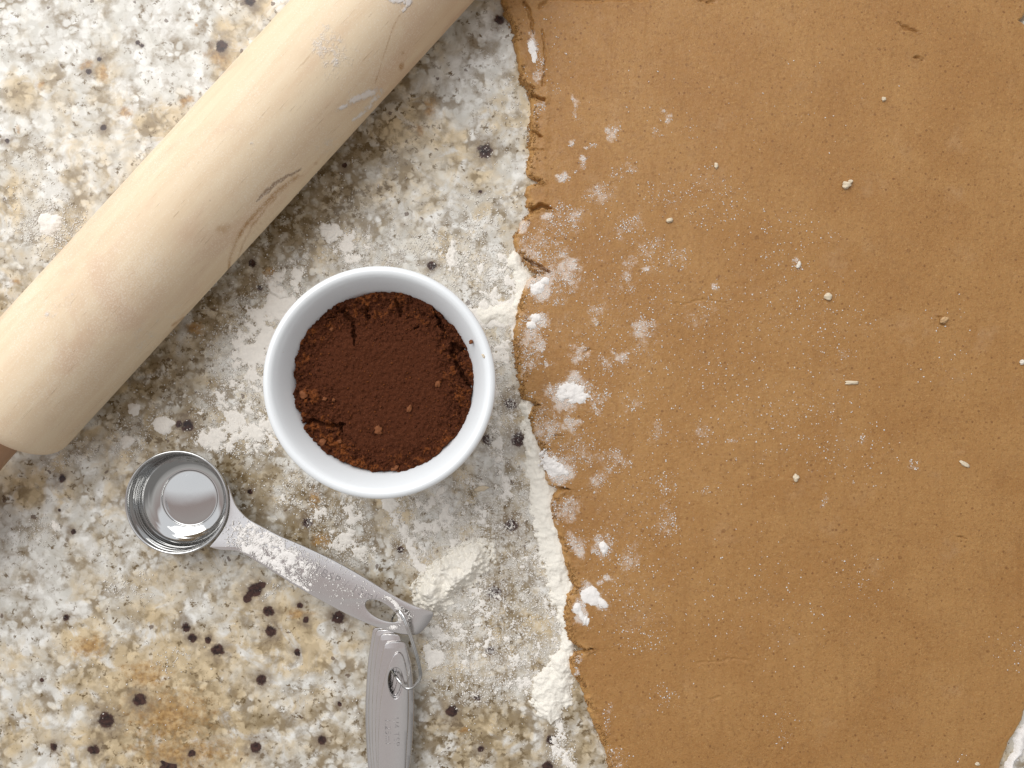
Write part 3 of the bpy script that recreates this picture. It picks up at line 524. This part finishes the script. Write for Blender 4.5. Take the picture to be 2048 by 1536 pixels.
# lumps that can be told apart on the dough
def lump(label, name, u, v, ru, rv, h, ang, mat, seed, base=None, cat='crumb'):
    bm = bmesh.new(); bmesh.ops.create_icosphere(bm, subdivisions=3, radius=1.0); rr = random.Random(seed); k = [rr.uniform(-1, 1) for _ in range(12)]
    s = (H - T) / F
    for q in bm.verts:
        c = q.co; d = 1 + .16 * math.sin(3.1 * c.x + 4 * k[0]) * math.cos(3.7 * c.y + 4 * k[1]) + .12 * math.sin(6.3 * c.y + 5 * k[2] + 3 * c.z) + .10 * math.sin(9 * c.x + 6 * k[3]) * math.cos(8 * c.z + k[4])
        q.co = Vector((c.x * ru * s * d, c.y * rv * s * d, c.z * h * d))
    me = bpy.data.meshes.new(name); bm.to_mesh(me); bm.free(); o = link(name, me, mat)
    b = (T + float(relief(np.array([float(u)]), np.array([float(v)]))[0])) if base is None else base
    o.location = P(u, v, T if base is None else base); o.location.z = b + h * .55; o.rotation_euler = (0, 0, math.radians(ang)); tag(o, label, cat); return o
CR = mat_crumb('pale_crumb', (0.80, 0.68, 0.50)); CW = mat_crumb('flour_lump', (0.86, 0.80, 0.70)); CD = mat_crumb('brown_crumb', (0.30, 0.12, 0.04))
lump('largest pale lump on the dough, knobbly, in its upper middle', 'flour_lump', 1692, 371, 8.5, 7.5, .0012, 10, CR, 1)
lump('small side nub touching the largest pale lump on the dough', 'flour_lump', 1700, 364, 5, 4, .0009, 30, CR, 2)
lump('round button-shaped pale lump on the dough, right of middle', 'flour_lump', 1655, 593, 7.5, 7.5, .0010, 0, CR, 3)
lump('long sliver of pale crumb lying flat across the middle of the dough', 'dough_crumb', 1703, 765, 14, 4.2, .0006, 0, CR, 4)
lump('slanting yellowish sliver of crumb towards the right edge of the dough', 'dough_crumb', 1928, 928, 11, 4.2, .0006, -30, CR, 5)
lump('upright oval pale lump in the lower middle of the dough', 'flour_lump', 1591, 955, 5.5, 7.5, .0009, 5, CR, 6)
lump('forked pale crumb on the upper left part of the dough', 'dough_crumb', 1339, 441, 7.5, 4.5, .0008, 15, CR, 7)
lump('little square pale lump near the top middle of the dough', 'flour_lump', 1767, 199, 4.5, 4.5, .0008, 0, CR, 8)
lump('small pale crumb above and left of the largest lump on the dough', 'flour_lump', 1432, 332, 3.8, 6, .0007, 10, CR, 9)
lump('white flour crumb cut by the right edge of the picture on the dough', 'flour_lump', 2044, 724, 6, 5, .0007, 20, CW, 10)
lump('slanted elongated flour lump on the upper middle of the dough', 'flour_lump', 1597, 530, 4, 8, .0006, -25, CW, 11)
lump('torn tan flake sticking up from the right side of the dough', 'dough_crumb', 1887, 640, 9, 5.5, .0008, 35, mat_crumb('dough_flake', (0.62, 0.40, 0.20)), 12)
lump('pale crumb near the bottom right corner of the dough', 'dough_crumb', 1954, 1527, 4.5, 3.5, .0007, 0, CR, 13)
lump('curled pale crumb on the granite between ramekin and flour heap', 'dough_crumb', 963, 977, 14, 5, .0007, 8, CR, 14, base=0.0)

# ---------------------------------------------------------------- rolling pin
def pin():
    R = 0.0255; c = 0.1456; dx, dy = -0.675, -0.738; nx, ny = -0.738, 0.675
    root = empty('rolling_pin', (nx * c, ny * c, R), 'pale wooden rolling pin dusted with flour lying diagonally on the granite', 'rolling pin')
    root.rotation_euler = (0, 0, math.atan2(dy, dx)); bpy.context.view_layer.update()
    A0, A1, fr = -0.145, 0.153, 0.0065
    ax = [A0 + fr * (1 - math.cos(t)) for t in np.linspace(0, math.pi / 2, 8)]; rr = [R - fr + fr * math.sin(t) for t in np.linspace(0, math.pi / 2, 8)]
    body = list(np.linspace(A0 + fr, A1 - fr, 440))[1:-1]
    prof = [(A0, 0.006)] + list(zip(ax, rr)) + [(b, R) for b in body] + [(A0 + A1 - a, r) for a, r in list(zip(ax, rr))[::-1]] + [(A1, 0.006)]
    n = 260; th = np.linspace(0, 2 * math.pi, n, endpoint=False); pr = np.array(prof)
    a = np.repeat(pr[:, :1], n, 1); t = np.repeat(th[None], len(pr), 0); r = np.repeat(pr[:, 1:], n, 1)
    r = r + (r > .01) * 0.00012 * (fbm(a * 9000, np.abs(t - math.pi) * 150, 40, 2, 300) - .5)
    V = np.stack([a, r * np.cos(t), r * np.sin(t)], -1)
    Q = []
    idx = np.arange(len(pr) * n).reshape(len(pr), n); q0 = idx[:-1]; q1 = idx[1:]
    Q = np.stack([q0.ravel(), q1.ravel(), np.roll(q1, -1, 1).ravel(), np.roll(q0, -1, 1).ravel()], 1)
    me = mesh_np('barrel', V.reshape(-1, 3), Q[:, ::-1])
    # photo position of every point of the barrel, for the marks the wood carries
    MW = np.array(root.matrix_world); Wp = V.reshape(-1, 3) @ MW[:3, :3].T + MW[:3, 3]
    up = 1024 + Wp[:, 0] / (H - Wp[:, 2]) * F; vp = 768 - Wp[:, 1] / (H - Wp[:, 2]) * F; top = sm(Wp[:, 2], .006, .014)
    jit = (fbm(up, vp, 9, 3, 310) - .5) * 5
    kn = np.maximum(line(up + jit, vp + jit, [(602, 339, 3.5), (574, 352, 5), (548, 369, 7), (530, 386, 5), (514, 403, 4)]),
                    line(up + jit, vp, [(432, 378, 1), (418, 402, 2.5)]) - .5)
    kn = np.maximum(kn, line(up + jit, vp, [(440, 447, 4), (452, 455, 5)]) - .75)
    tn = np.maximum(line(up, vp, [(596, 352, 7), (560, 378, 8), (520, 418, 7), (490, 452, 7), (470, 486, 8), (459, 520, 6), (457, 545, 3)]), line(up, vp, [(606, 350, 3), (580, 366, 8), (545, 400, 3)]) * .6)
    tn = np.maximum(tn, line(up + jit, vp, [(575, 372, 4), (535, 412, 5), (505, 450, 5), (484, 492, 4), (474, 520, 2)]) * .7); tn = np.maximum(tn, line(up, vp, [(800, 30, 3), (786, 55, 2.5), (768, 110, 2), (750, 168, 2)]) * .8); tn = np.maximum(tn, line(up, vp, [(345, 650, 5), (368, 636, 6), (330, 680, 4)]) * .8)
    tn = np.maximum(tn, ell(up, vp, 803, 134, 8, 13, 15) * 1.3); tn = np.maximum(tn, ell(up, vp, 806, 106, 6, 6) * .8); tn = np.maximum(tn, ell(up, vp, 632, 327, 7, 6) * .6); tn = np.maximum(tn, ell(up, vp, 446, 458, 22, 16, -20) * .9)
    for q in range(7): tn = np.maximum(tn, (1 - np.abs(np.hypot((up - 540 + q * 8) * 1.0, (vp - 425 - q * 9)) - 14 - q) / 2.0) * .28 * (up + vp > 965))
    f = np.maximum.reduce([line(up, vp, [(762, 182, 9), (742, 184, 12), (712, 198, 10), (690, 212, 7), (672, 222, 5)]) * 1.1, line(up, vp, [(764, 184, 8), (745, 205, 8), (728, 225, 7), (706, 240, 5)]) * 1.1,
                           line(up, vp, [(770, -10, 10), (800, 0, 14), (822, 4, 8), (806, 22, 5)]) * 1.1, ell(up, vp, 345, 640, 40, 10, -48) * .3, ell(up, vp, 94, 628, 10, 6, -30) * .6, ell(up, vp, 503, 287, 7, 6) * 1.0, ell(up, vp, 700, 128, 9, 6, -20) * .6, ell(up, vp, 650, 90, 70, 60, -40) * .42,
                           ell(up, vp, 670, 120, 60, 50, -40) * .4, ell(up, vp, 300, 660, 120, 30, -48) * .3, ell(up, vp, 120, 610, 50, 20, -48) * .3, ell(up, vp, 655, 290, 50, 20, -48) * .32])
    f = f * (.25 + 1.15 * sm(fbm(up, vp, 14, 4, 330, .7), .32, .66)); tn = tn * (.65 + .5 * sm(fbm(up, vp, 16, 3, 334, .6), .3, .7))
    attr(me, 'knot', np.clip(kn, 0, 1) * top); attr(me, 'tan', np.clip(tn, 0, 1) * top); attr(me, 'flour', np.clip(f, 0, 1.2) * top)
    link('barrel', me, WO, root)
    for sg, A in ((1, A1), (-1, A0)):
        hp = [(0.0, .005), (0.0, .0118), (.004, .0124), (.02, .0128), (.045, .0145), (.07, .0140), (.09, .0110), (.097, .007), (.099, .001)]
        ht = smooth_path([(p[0], p[1], 0) for p in hp], 5); m_ = 28; VV = []; QQ = []
        for i, p in enumerate(ht):
            for j in range(m_):
                b = 2 * math.pi * j / m_; VV.append((A + sg * (p.x - .001), p.y * math.cos(b), p.y * math.sin(b)))
        for i in range(len(ht) - 1):
            for j in range(m_):
                k = (j + 1) % m_; q = (i * m_ + j, (i + 1) * m_ + j, (i + 1) * m_ + k, i * m_ + k); QQ.append(q if sg < 0 else q[::-1])
        h = link('handle', mesh_np('handle', VV, QQ), HW, root)
pin()

# ---------------------------------------------------------------- ramekin and its filling
RX, RY = P(758.5, 765, 0.045)[:2]; ZF = 0.0365
def ramekin():
    root = empty('ramekin', (RX, RY, 0), 'small round white porcelain ramekin standing on the floured granite', 'ramekin')
    prof = [(0, .0), (.026, .0), (.0285, .0004), (.0305, .003), (.036, .018), (.0405, .032), (.0432, .0400), (.0446, .0422), (.0452, .0438), (.04510, .0451), (.0443, .0459), (.0433, .0462), (.0424, .0460),
            (.0416, .0455), (.0407, .0445), (.0392, .0422), (.0374, .0388), (.0362, .0360), (.0345, .0310), (.0320, .0200), (.0280, .0090), (.0230, .0050), (0.0, .0045)]
    pts = smooth_path([(p[0], 0, p[1]) for p in prof], 5)
    V, Q = lathe([(max(p.x, 0.00001), p.z) for p in pts], 160)
    link('bowl', mesh_np('bowl', V, np.array(Q)), PO, root)
    # small crumbs stuck to the inside of the rim belong to nobody else
    return root
ramekin()
def crumbs_in():
    s = (H - ZF) / F; n = 330; g = np.linspace(-.0385, .0385, n); yy, xx = np.meshgrid(g, g, indexing='ij'); r = np.hypot(xx, yy); th = np.arctan2(yy, xx)
    px = xx / s; py = yy / s            # in photo pixels about the centre, y up
    u = 764.5 + px; v = 765 - py
    rough = sm(r, .023, .033) + .55 * sm(ell(u, v, 640, 830, 60, 70), -.2, .7) + .5 * sm(ell(u, v, 905, 740, 50, 110), 0, .7) + .5 * sm(ell(u, v, 720, 630, 90, 40), -.2, .7) + .4 * sm(ell(u, v, 750, 860, 40, 24), 0, .7)
    rough = np.clip(rough * (0.55 + .9 * fbm(u, v, 40, 3, 400)), 0, 1.3)
    big = fbm(u, v, 17, 4, 404, .6); fine = fbm(u, v, 6, 3, 408, .65)
    z = 0.0003 * (fbm(u, v, 60, 3, 412) - .5) + 0.0011 * (fine - .5) + .0006 * (fbm(u, v, 12, 3, 415) - .5) + rough * (0.0030 * (big - .55) + .0016 * (fine - .5))
    CK = [([(672, 618, 4), (704, 640, 5), (706, 662, 4), (707, 690, 2)], 1.1), ([(600, 850, 4), (625, 842, 5), (655, 852, 5), (682, 850, 5), (680, 866, 3)], 1.3), ([(925, 700, 4), (905, 690, 6), (908, 720, 5), (925, 750, 5), (940, 775, 4)], 1.4), ([(868, 622, 3), (880, 650, 4), (886, 660, 3)], 1.2),
          ([(790, 600, 4), (798, 615, 6), (800, 630, 3)], 1.0), ([(730, 615, 4), (736, 640, 4)], .9), ([(860, 930, 5), (900, 915, 4)], .8), ([(830, 660, 2), (837, 655, 3)], .8), ([(690, 618, 3), (650, 640, 2)], .6), ([(910, 880, 5), (885, 905, 4)], .8)]
    for pts, k in CK:
        w = line(u + (fbm(u, v, 8, 2, 420) - .5) * 10, v + (fbm(u, v, 8, 2, 424) - .5) * 10, pts); z = z - .0026 * k * sm(w, -.25, .8)
    wall = 0.0366 - .0006 * sm(fbm(th * 40 + 500, r * 0, 13, 3, 430, .6), .5, .72) * 2.2
    z = z - .005 * sm(r, wall - .0004, wall + .0010); z = np.maximum(z, -.0045)
    Q = gridq(n, n); ok = (r < .0376).ravel()[Q].all(1); Q = Q[ok]; used, inv = np.unique(Q, return_inverse=True); Q = inv.reshape(Q.shape)
    V = np.stack([xx, yy, z], -1).reshape(-1, 3)[used]
    me = mesh_np('brown_crumb_filling', V, Q[:, ::-1]); attr(me, 'loose', np.clip(rough * 1.0 * sm(big, .42, .72), 0, 1).ravel()[used])
    o = link('brown_crumb_filling', me, SU); x, y, _ = P(764.5, 765, ZF); o.location = (RX, RY, ZF)
    tag(o, 'dark brown crumbly filling pressed flat inside the white ramekin', 'filling')
    m_ = 9000; aa = RNG.uniform(0, 6.283, m_); rd = .0358 * np.sqrt(RNG.random(m_)); gx = rd * np.cos(aa); gy = rd * np.sin(aa)
    ii = np.clip(((gx + .0385) / .077 * (n - 1)).round().astype(int), 0, n - 1); jj = np.clip(((gy + .0385) / .077 * (n - 1)).round().astype(int), 0, n - 1)
    k = RNG.random(m_) < .18 + .8 * np.clip(rough[jj, ii], 0, 1); gx, gy, gz = gx[k], gy[k], z[jj, ii][k]; sz = .00012 + .00048 * RNG.random(len(gx)) ** 2.6
    gm = grains_mesh('loose_crumbs', np.stack([gx, gy, gz + sz * .3], 1), sz); attr(gm, 'loose', np.repeat(RNG.random(len(gx)) ** 1.6, 6)); tag(link('loose_crumbs', gm, SU, o), kind='stuff')
crumbs_in()
def lump_on(label, u, v, ru, rv, h, z, mat, seed, name='crumb', sink=.0):
    x, y, _ = P(u, v, z); o = lump(label, name, u, v, ru, rv, h, seed * 37 % 90, mat, seed, base=z)
    o.location = (x, y, z + h * .5 - sink); return o
CO = mat_crumb('toasted_crumb', (0.22, 0.068, 0.016))
for i, (u, v, a, b, lab) in enumerate([(757, 860, 9, 9, 'largest orange-brown crumb lying low on the filling, below its centre'), (819, 817, 8, 5, 'flat orange-brown crumb on the filling, right of its centre'), (608, 789, 8, 10, 'orange-brown crumb against the left wall of the ramekin'),
                                  (646, 884, 9, 8, 'orange-brown crumb at the lower left edge of the filling'), (876, 768, 7, 6, 'orange-brown crumb on the right part of the filling'), (790, 936, 9, 5, 'orange-brown crumb at the very bottom edge of the filling'),
                                  (668, 800, 4, 4, 'tiny orange crumb on the left half of the filling'), (650, 798, 5, 4, 'small orange crumb left of the tiny one on the filling'), (664, 659, 5, 4, 'small tan crumb on the upper left of the filling'), (680, 883, 5, 4, 'small tan crumb at the lower left of the filling')]):
    lump_on(lab, u, v, a * .85, b * .85, .0008, ZF - .0003, CO, 30 + i)
lump_on('brown crumb stuck inside the right rim of the ramekin', 942, 684, 4, 3.4, .0008, .0432, CO, 50)
lump_on('pale tan fleck on the inner wall at the upper right of the ramekin', 906, 609, 3.6, 2, .0004, .0420, CR, 51)
lump_on('tan fleck on the rim at the right of the ramekin', 967, 712, 2.2, 4, .0003, .0457, CR, 52)

# ---------------------------------------------------------------- measuring spoons
def plate(name, outline, holes, z_of, th, mat, root, crease=None, bev=.00042):
    """flat strip of sheet steel cut from an outline given in photo pixels, with rounded edges"""
    cu = bpy.data.curves.new(name, 'CURVE'); cu.dimensions = '2D'; cu.fill_mode = 'BOTH'; cu.extrude = th / 2 - bev; cu.bevel_depth = bev; cu.bevel_resolution = 2; cu.offset = -bev
    for loop in [outline] + holes:
        sp = cu.splines.new('POLY'); sp.points.add(len(loop) - 1)
        for q, (a, b) in zip(sp.points, loop): q.co = (a, b, 0, 1)
        sp.use_cyclic_u = True
    o = curve_mesh(name, cu, mat); me = o.data
    bm = bmesh.new(); bm.from_mesh(me)
    bmesh.ops.remove_doubles(bm, verts=bm.verts, dist=1e-6)
    if crease:
        for (c, nrm) in crease: bmesh.ops.bisect_plane(bm, geom=list(bm.verts) + list(bm.edges) + list(bm.faces), plane_co=(c[0], c[1], 0), plane_no=(nrm[0], nrm[1], 0))
    for q in bm.verts: q.co.z += z_of(q.co.x, q.co.y)
    bm.to_mesh(me); bm.free()
    me.set_sharp_from_angle(angle=math.radians(24))
    return under(o, root)
def pxloop(pts, z, n=6, closed=True): return [(p.x, p.y) for p in smooth_path([P(u, v, z) for u, v in pts], n, closed)]
def teardrop(cu_, cv_, L, w, ang, z, n=28):
    """almond-shaped hole centred on a pixel; ang in image degrees"""
    a = math.radians(ang); out = []
    for i in range(n):
        t = 2 * math.pi * i / n; x = L * math.cos(t); y = w * math.sin(t) * (1 - .18 * math.cos(t))
        out.append(P(cu_ + x * math.cos(a) - y * math.sin(a), cv_ + x * math.sin(a) + y * math.cos(a), z)[:2])
    return out
def cup(root, x, y, zr, R, depth, mat, base=0.0012):
    k = R / .0222; zb = zr - depth
    prof = [(0, zb + .0000), (R * .50, zb), (R * .60, zb + .0006), (R * .80, zb + depth * .22), (R * .915, zb + depth * .55), (R * .945, zr - .0016), (R * .985, zr - .0008), (R * 1.0, zr - .0001), (R * 1.0, zr + .0006), (R * .985, zr + .0010), (R * .955, zr + .0008), (R * .935, zr - .0004),
            (R * .925, zr - depth * .14), (R * .918, zr - depth * .19), (R * .912, zr - depth * .30), (R * .895, zr - depth * .38), (R * .888, zr - depth * .50), (R * .86, zb + depth * .36), (R * .80, zb + depth * .27), (R * .77, zb + depth * .235), (R * .70, zb + depth * .16), (R * .60, zb + .0014), (R * .565, zb + .0013), (R * .55, zb + .0009), (R * .52, zb + .00080), (R * .40, zb + .00108), (R * .25, zb + .00132), (R * .1, zb + .00144), (0, zb + .00146)]
    pts = smooth_path([(p[0], 0, p[1]) for p in prof], 4); V, Q = lathe([(max(p.x, 1e-5), p.z) for p in pts], 128)
    V = V.copy(); V[:, 0] += x; V[:, 1] += y
    an = np.arctan2(V[:, 1] - y, V[:, 0] - x); rad = np.hypot(V[:, 0] - x, V[:, 1] - y)
    V[:, 2] += .00010 * np.sin(an * 3 + 1) * (rad / R) ** 2 + .00005 * np.sin(an * 7) * (rad / R) ** 3
    o = link('bowl', mesh_np('bowl', V, np.array(Q)), mat); return under(o, root)
def text(name, body, size, loc, ang, mat, root, depth=.00004):
    cu = bpy.data.curves.new(name, 'FONT'); cu.body = body; cu.size = size; cu.extrude = depth; cu.align_x = 'CENTER'; cu.align_y = 'CENTER'; cu.space_character = 1.15; cu.offset = -size * .018
    t = bpy.data.objects.new('t', cu); S.collection.objects.link(t); dg = bpy.context.evaluated_depsgraph_get(); me = bpy.data.meshes.new_from_object(t.evaluated_get(dg)); bpy.data.objects.remove(t)
    me.materials.clear(); o = link(name, me, mat, smooth=False); o.location = loc; o.rotation_euler = (0, 0, ang); bpy.context.view_layer.update(); return under(o, root)

G = 'measuring spoons on one wire ring'
ZH = 0.0152                                       # handle height of the big spoon
def big_spoon():
    x, y, _ = P(354, 1005, ZH)
    root = empty('measuring_spoon', (x, y, 0), 'largest steel measuring spoon, lying open below the rolling pin with flour on its handle', 'measuring spoon', G); bpy.context.view_layer.update()
    cup(root, x, y, ZH - .0004, .0222, .0138, SB)
    out = [(456, 966), (464, 992), (474, 1014), (492, 1034), (512, 1047), (560, 1072), (600, 1089), (660, 1117), (720, 1150), (780, 1187), (820, 1208), (863, 1224)]
    end = [(867, 1228), (866, 1234), (856, 1251), (842, 1266), (832, 1271), (822, 1271)]
    low = [(800, 1268), (780, 1263), (740, 1250), (700, 1232), (650, 1206), (600, 1178), (560, 1153), (520, 1128), (494, 1112), (470, 1102), (440, 1100), (418, 1094)]
    inner = [(432, 1078), (448, 1055), (457, 1030), (459, 1000)]
    z = ZH - .0001
    def seg(p): return [(q.x, q.y) for q in smooth_path([P(u, v, z) for u, v in p], 5)]
    loop = seg(out) + seg(end) + seg(low) + seg(inner)
    c = P(842, 1226, z); c2 = P(822, 1262, z); d = Vector((c2[0] - c[0], c2[1] - c[1])); nrm = Vector((-d.y, d.x)).normalized()
    if nrm.x < 0: nrm = -nrm
    def zo(px_, py_):
        t = (px_ - c[0]) * nrm.x + (py_ - c[1]) * nrm.y
        b = max(0.0, t) * .22
        return z - .0004 - b
    plate('handle', loop, [teardrop(764, 1223, 37, 15.5, 29, z)], zo, .0010, ST, root, crease=[(c, nrm)])
    a = math.atan2(-(1185 - 1140), (720 - 628))
    text('engraved_text', '1 TBSP / 15ml', .0052, P(680, 1163, z + .0001)[:2] + (z + .00020,), a, SE, root)
    return root
big_spoon()
def stack_spoon(label, left, right, tip, z, hole, R, byc, rootname='measuring_spoon', eng=None, arch=False):
    bx, by, _ = P(772 + byc[0], byc[1], z)
    root = empty('measuring_spoon', (bx, by, 0), label, 'measuring spoon', G); bpy.context.view_layer.update()
    def seg(p, n=5): return [(q.x, q.y) for q in smooth_path([P(u, v, z) for u, v in p], n)]
    loop = seg(left[::-1]) + seg(tip) + seg(right) + seg([(right[-1][0] + 6, right[-1][1] + 18), (left[-1][0] - 6, right[-1][1] + 18)], 1)
    cy_ = P(0, tip[len(tip) // 2][1] + 13, z)[1]
    xc = P(785, 0, z)[0]
    def zo(px_, py_): return z - (0 if arch else max(0.0, py_ - cy_) * .09) - .0020 * ((px_ - xc) / .009) ** 2
    plate('handle', loop, [teardrop(*hole[:4], 90, z)], zo, .0010, ST, root, crease=([] if arch else [((0, cy_), (0, 1))]) + [((P(k, 0, z)[0], 0), (1, 0)) for k in range(735, 826, 6)])
    cup(root, bx, by, z - .0003, R, min(.0135, R * .62), SB)
    if eng: text('engraved_text', eng, .0036, P(784, 1462, z)[:2] + (z + .00052,), math.radians(-88), mat_steel('faint_engraving', (0.52, 0.50, 0.50), 0.35), root)
    return root
def tipc(l, r, y, c=7): return [(l, y + c), (l + c * .6, y + 1.5), (l + c * 1.6, y), ((l + r) / 2, y - .5), (r - c * 1.6, y), (r - c * .6, y + 1.5), (r, y + c)]
B_Y = 1700
stack_spoon('bottom spoon of the fanned stack, its left edge showing outermost', [(743, 1266), (737, 1300), (732, 1340), (728, 1400), (727, 1440), (729, 1490), (734, 1545), (748, 1620)], [(783, 1266), (791, 1300), (800, 1350), (808, 1420), (808, 1480), (800, 1550), (786, 1620)], tipc(743, 783, 1257), .0072, (768, 1345, 32, 13), .0195, (-6, B_Y - 10))
stack_spoon('second spoon from the bottom of the fanned stack', [(750, 1268), (744, 1300), (739, 1345), (735, 1400), (734, 1450), (737, 1500), (742, 1550), (752, 1620)], [(790, 1268), (800, 1310), (810, 1360), (815, 1420), (814, 1490), (805, 1560), (790, 1620)], tipc(750, 790, 1260), .0085, (774, 1350, 32, 13), .0165, (-3, B_Y - 8))
stack_spoon('middle spoon of the fanned stack, its square tip just showing under the big handle', [(759, 1276), (753, 1305), (747, 1350), (743, 1400), (742, 1450), (743, 1500), (748, 1555), (756, 1620)], [(801, 1276), (812, 1320), (819, 1370), (822, 1420), (820, 1490), (811, 1560), (795, 1620)], tipc(759, 801, 1268), .0098, (781, 1356, 32, 13), .0140, (0, B_Y - 6))
stack_spoon('second spoon from the top of the fanned stack, with a square bent tip', [(768, 1293), (763, 1315), (757, 1350), (752, 1400), (750, 1440), (750, 1490), (754, 1550), (760, 1620)], [(812, 1293), (820, 1325), (825, 1365), (827, 1410), (826, 1450), (822, 1510), (814, 1560), (800, 1620)], tipc(768, 812, 1284), .0111, (789, 1360, 32, 14), .0118, (3, B_Y - 4))
stack_spoon('topmost spoon of the fanned stack, slim with a rounded end round its oval hole', [(783, 1318), (775, 1335), (768, 1362), (761, 1400), (757, 1450), (755, 1500), (756, 1550), (764, 1620)], [(808, 1318), (813, 1338), (816, 1365), (817, 1400), (816, 1450), (813, 1500), (810, 1550), (800, 1620)], [(785, 1313), (790, 1308), (796, 1306), (802, 1308), (806, 1313)], .0124, (791, 1366, 31, 14.5), .0095, (6, B_Y - 2), eng='1/4 TSP\n1.25ml', arch=True)
RP = [(790, 1226, .0120), (797, 1222, .0172), (806, 1236, .0188), (815, 1258, .0196), (824, 1284, .0195), (832, 1310, .0188), (838, 1334, .0178), (840, 1352, .0168), (834, 1366, .0160), (823, 1376, .0153), (812, 1376, .0148), (801, 1365, .0146), (792, 1353, .0128), (786, 1344, .0085), (781, 1332, .0048), (779, 1300, .0040), (780, 1262, .0046), (784, 1238, .0075)]
pts = smooth_path([P(*p) for p in RP], 8, True)
o = tube('wire_ring', pts, .00062, SB, True)
me2 = o.data
pts2 = smooth_path([P(a + 2.6, b - .6, c + .0007) for a, b, c in RP[1:9]], 8)
o2 = tube('wire_coil', pts2, .00050, SB, False); o2.parent = o
tag(o, 'springy split wire ring joining the big spoon to the fanned stack', 'ring')

# flour on the big spoon's handle
def fspoon(u, v):
    du = (fbm(u, v, 10, 3, 500) - .5) * 14; uu = u + du; vv = v + du
    f = np.maximum.reduce([.75 * sm(ell(uu, vv, 520, 1090, 70, 42, 30), -.3, .5), .55 * sm(ell(uu, vv, 580, 1125, 80, 40, 32), -.2, .6), .9 * sm(line(uu, vv, [(520, 1115, 10), (560, 1140, 12), (596, 1168, 10), (620, 1188, 5)]), 0, .6), .10 * sm(ell(uu, vv, 680, 1150, 120, 55, 30), -.1, .5),
                            .9 * sm(line(uu, vv, [(772, 1196, 5), (786, 1203, 6), (797, 1216, 5)]), 0, .6), .45 * sm(ell(uu, vv, 806, 1232, 22, 20), -.2, .7), .5 * sm(ell(uu, vv, 790, 1258, 20, 8), -.1, .7)])
    # keep to the metal
    top = np.interp(u, [445, 464, 492, 512, 560, 600, 660, 720, 780, 820, 862], [980, 996, 1037, 1050, 1075, 1092, 1120, 1153, 1190, 1211, 1228]); low = np.interp(u, [418, 440, 470, 494, 520, 560, 600, 650, 700, 740, 780, 822], [1090, 1096, 1099, 1108, 1124, 1149, 1174, 1202, 1228, 1246, 1259, 1266])
    ok = (v > top + 1) & (v < low - 1) & (np.hypot(u - 354, v - 1005) > 104)
    cc, ss_ = math.cos(math.radians(29)), math.sin(math.radians(29)); hu = (u - 764) * cc + (v - 1223) * ss_; hv = -(u - 764) * ss_ + (v - 1223) * cc
    return f * ok * (np.hypot(hu / 37, hv / 15.5) > 1.02) * (.5 + 1.1 * sm(fbm(u, v, 9, 3, 508, .65), .3, .7)) * (u < 845)
o = sheet('caked_flour', lambda u, v: np.where(fspoon(u, v) > 0, fspoon(u, v) * 1.0 - .05, -3), (440, 960, 860, 1280), 1.3, .00035, FLW, base=ZH + .0001, thr=.55, grain=.8, seed=520)
tag(o, 'small caked clots of white flour on the handle of the largest spoon', 'flour', kind='stuff')
o = scatter('spoon_flour', lambda u, v: fspoon(u, v) * (.35 + 1.3 * sm(fbm(u, v, 14, 4, 530, .7), .42, .62)) * .9, (440, 960, 860, 1280), 75000, FLW, base=ZH + .0002, s0=.00010, s1=.00042, pw=2.4)
tag(o, 'white flour clinging to the handle of the largest measuring spoon', 'flour', kind='stuff')
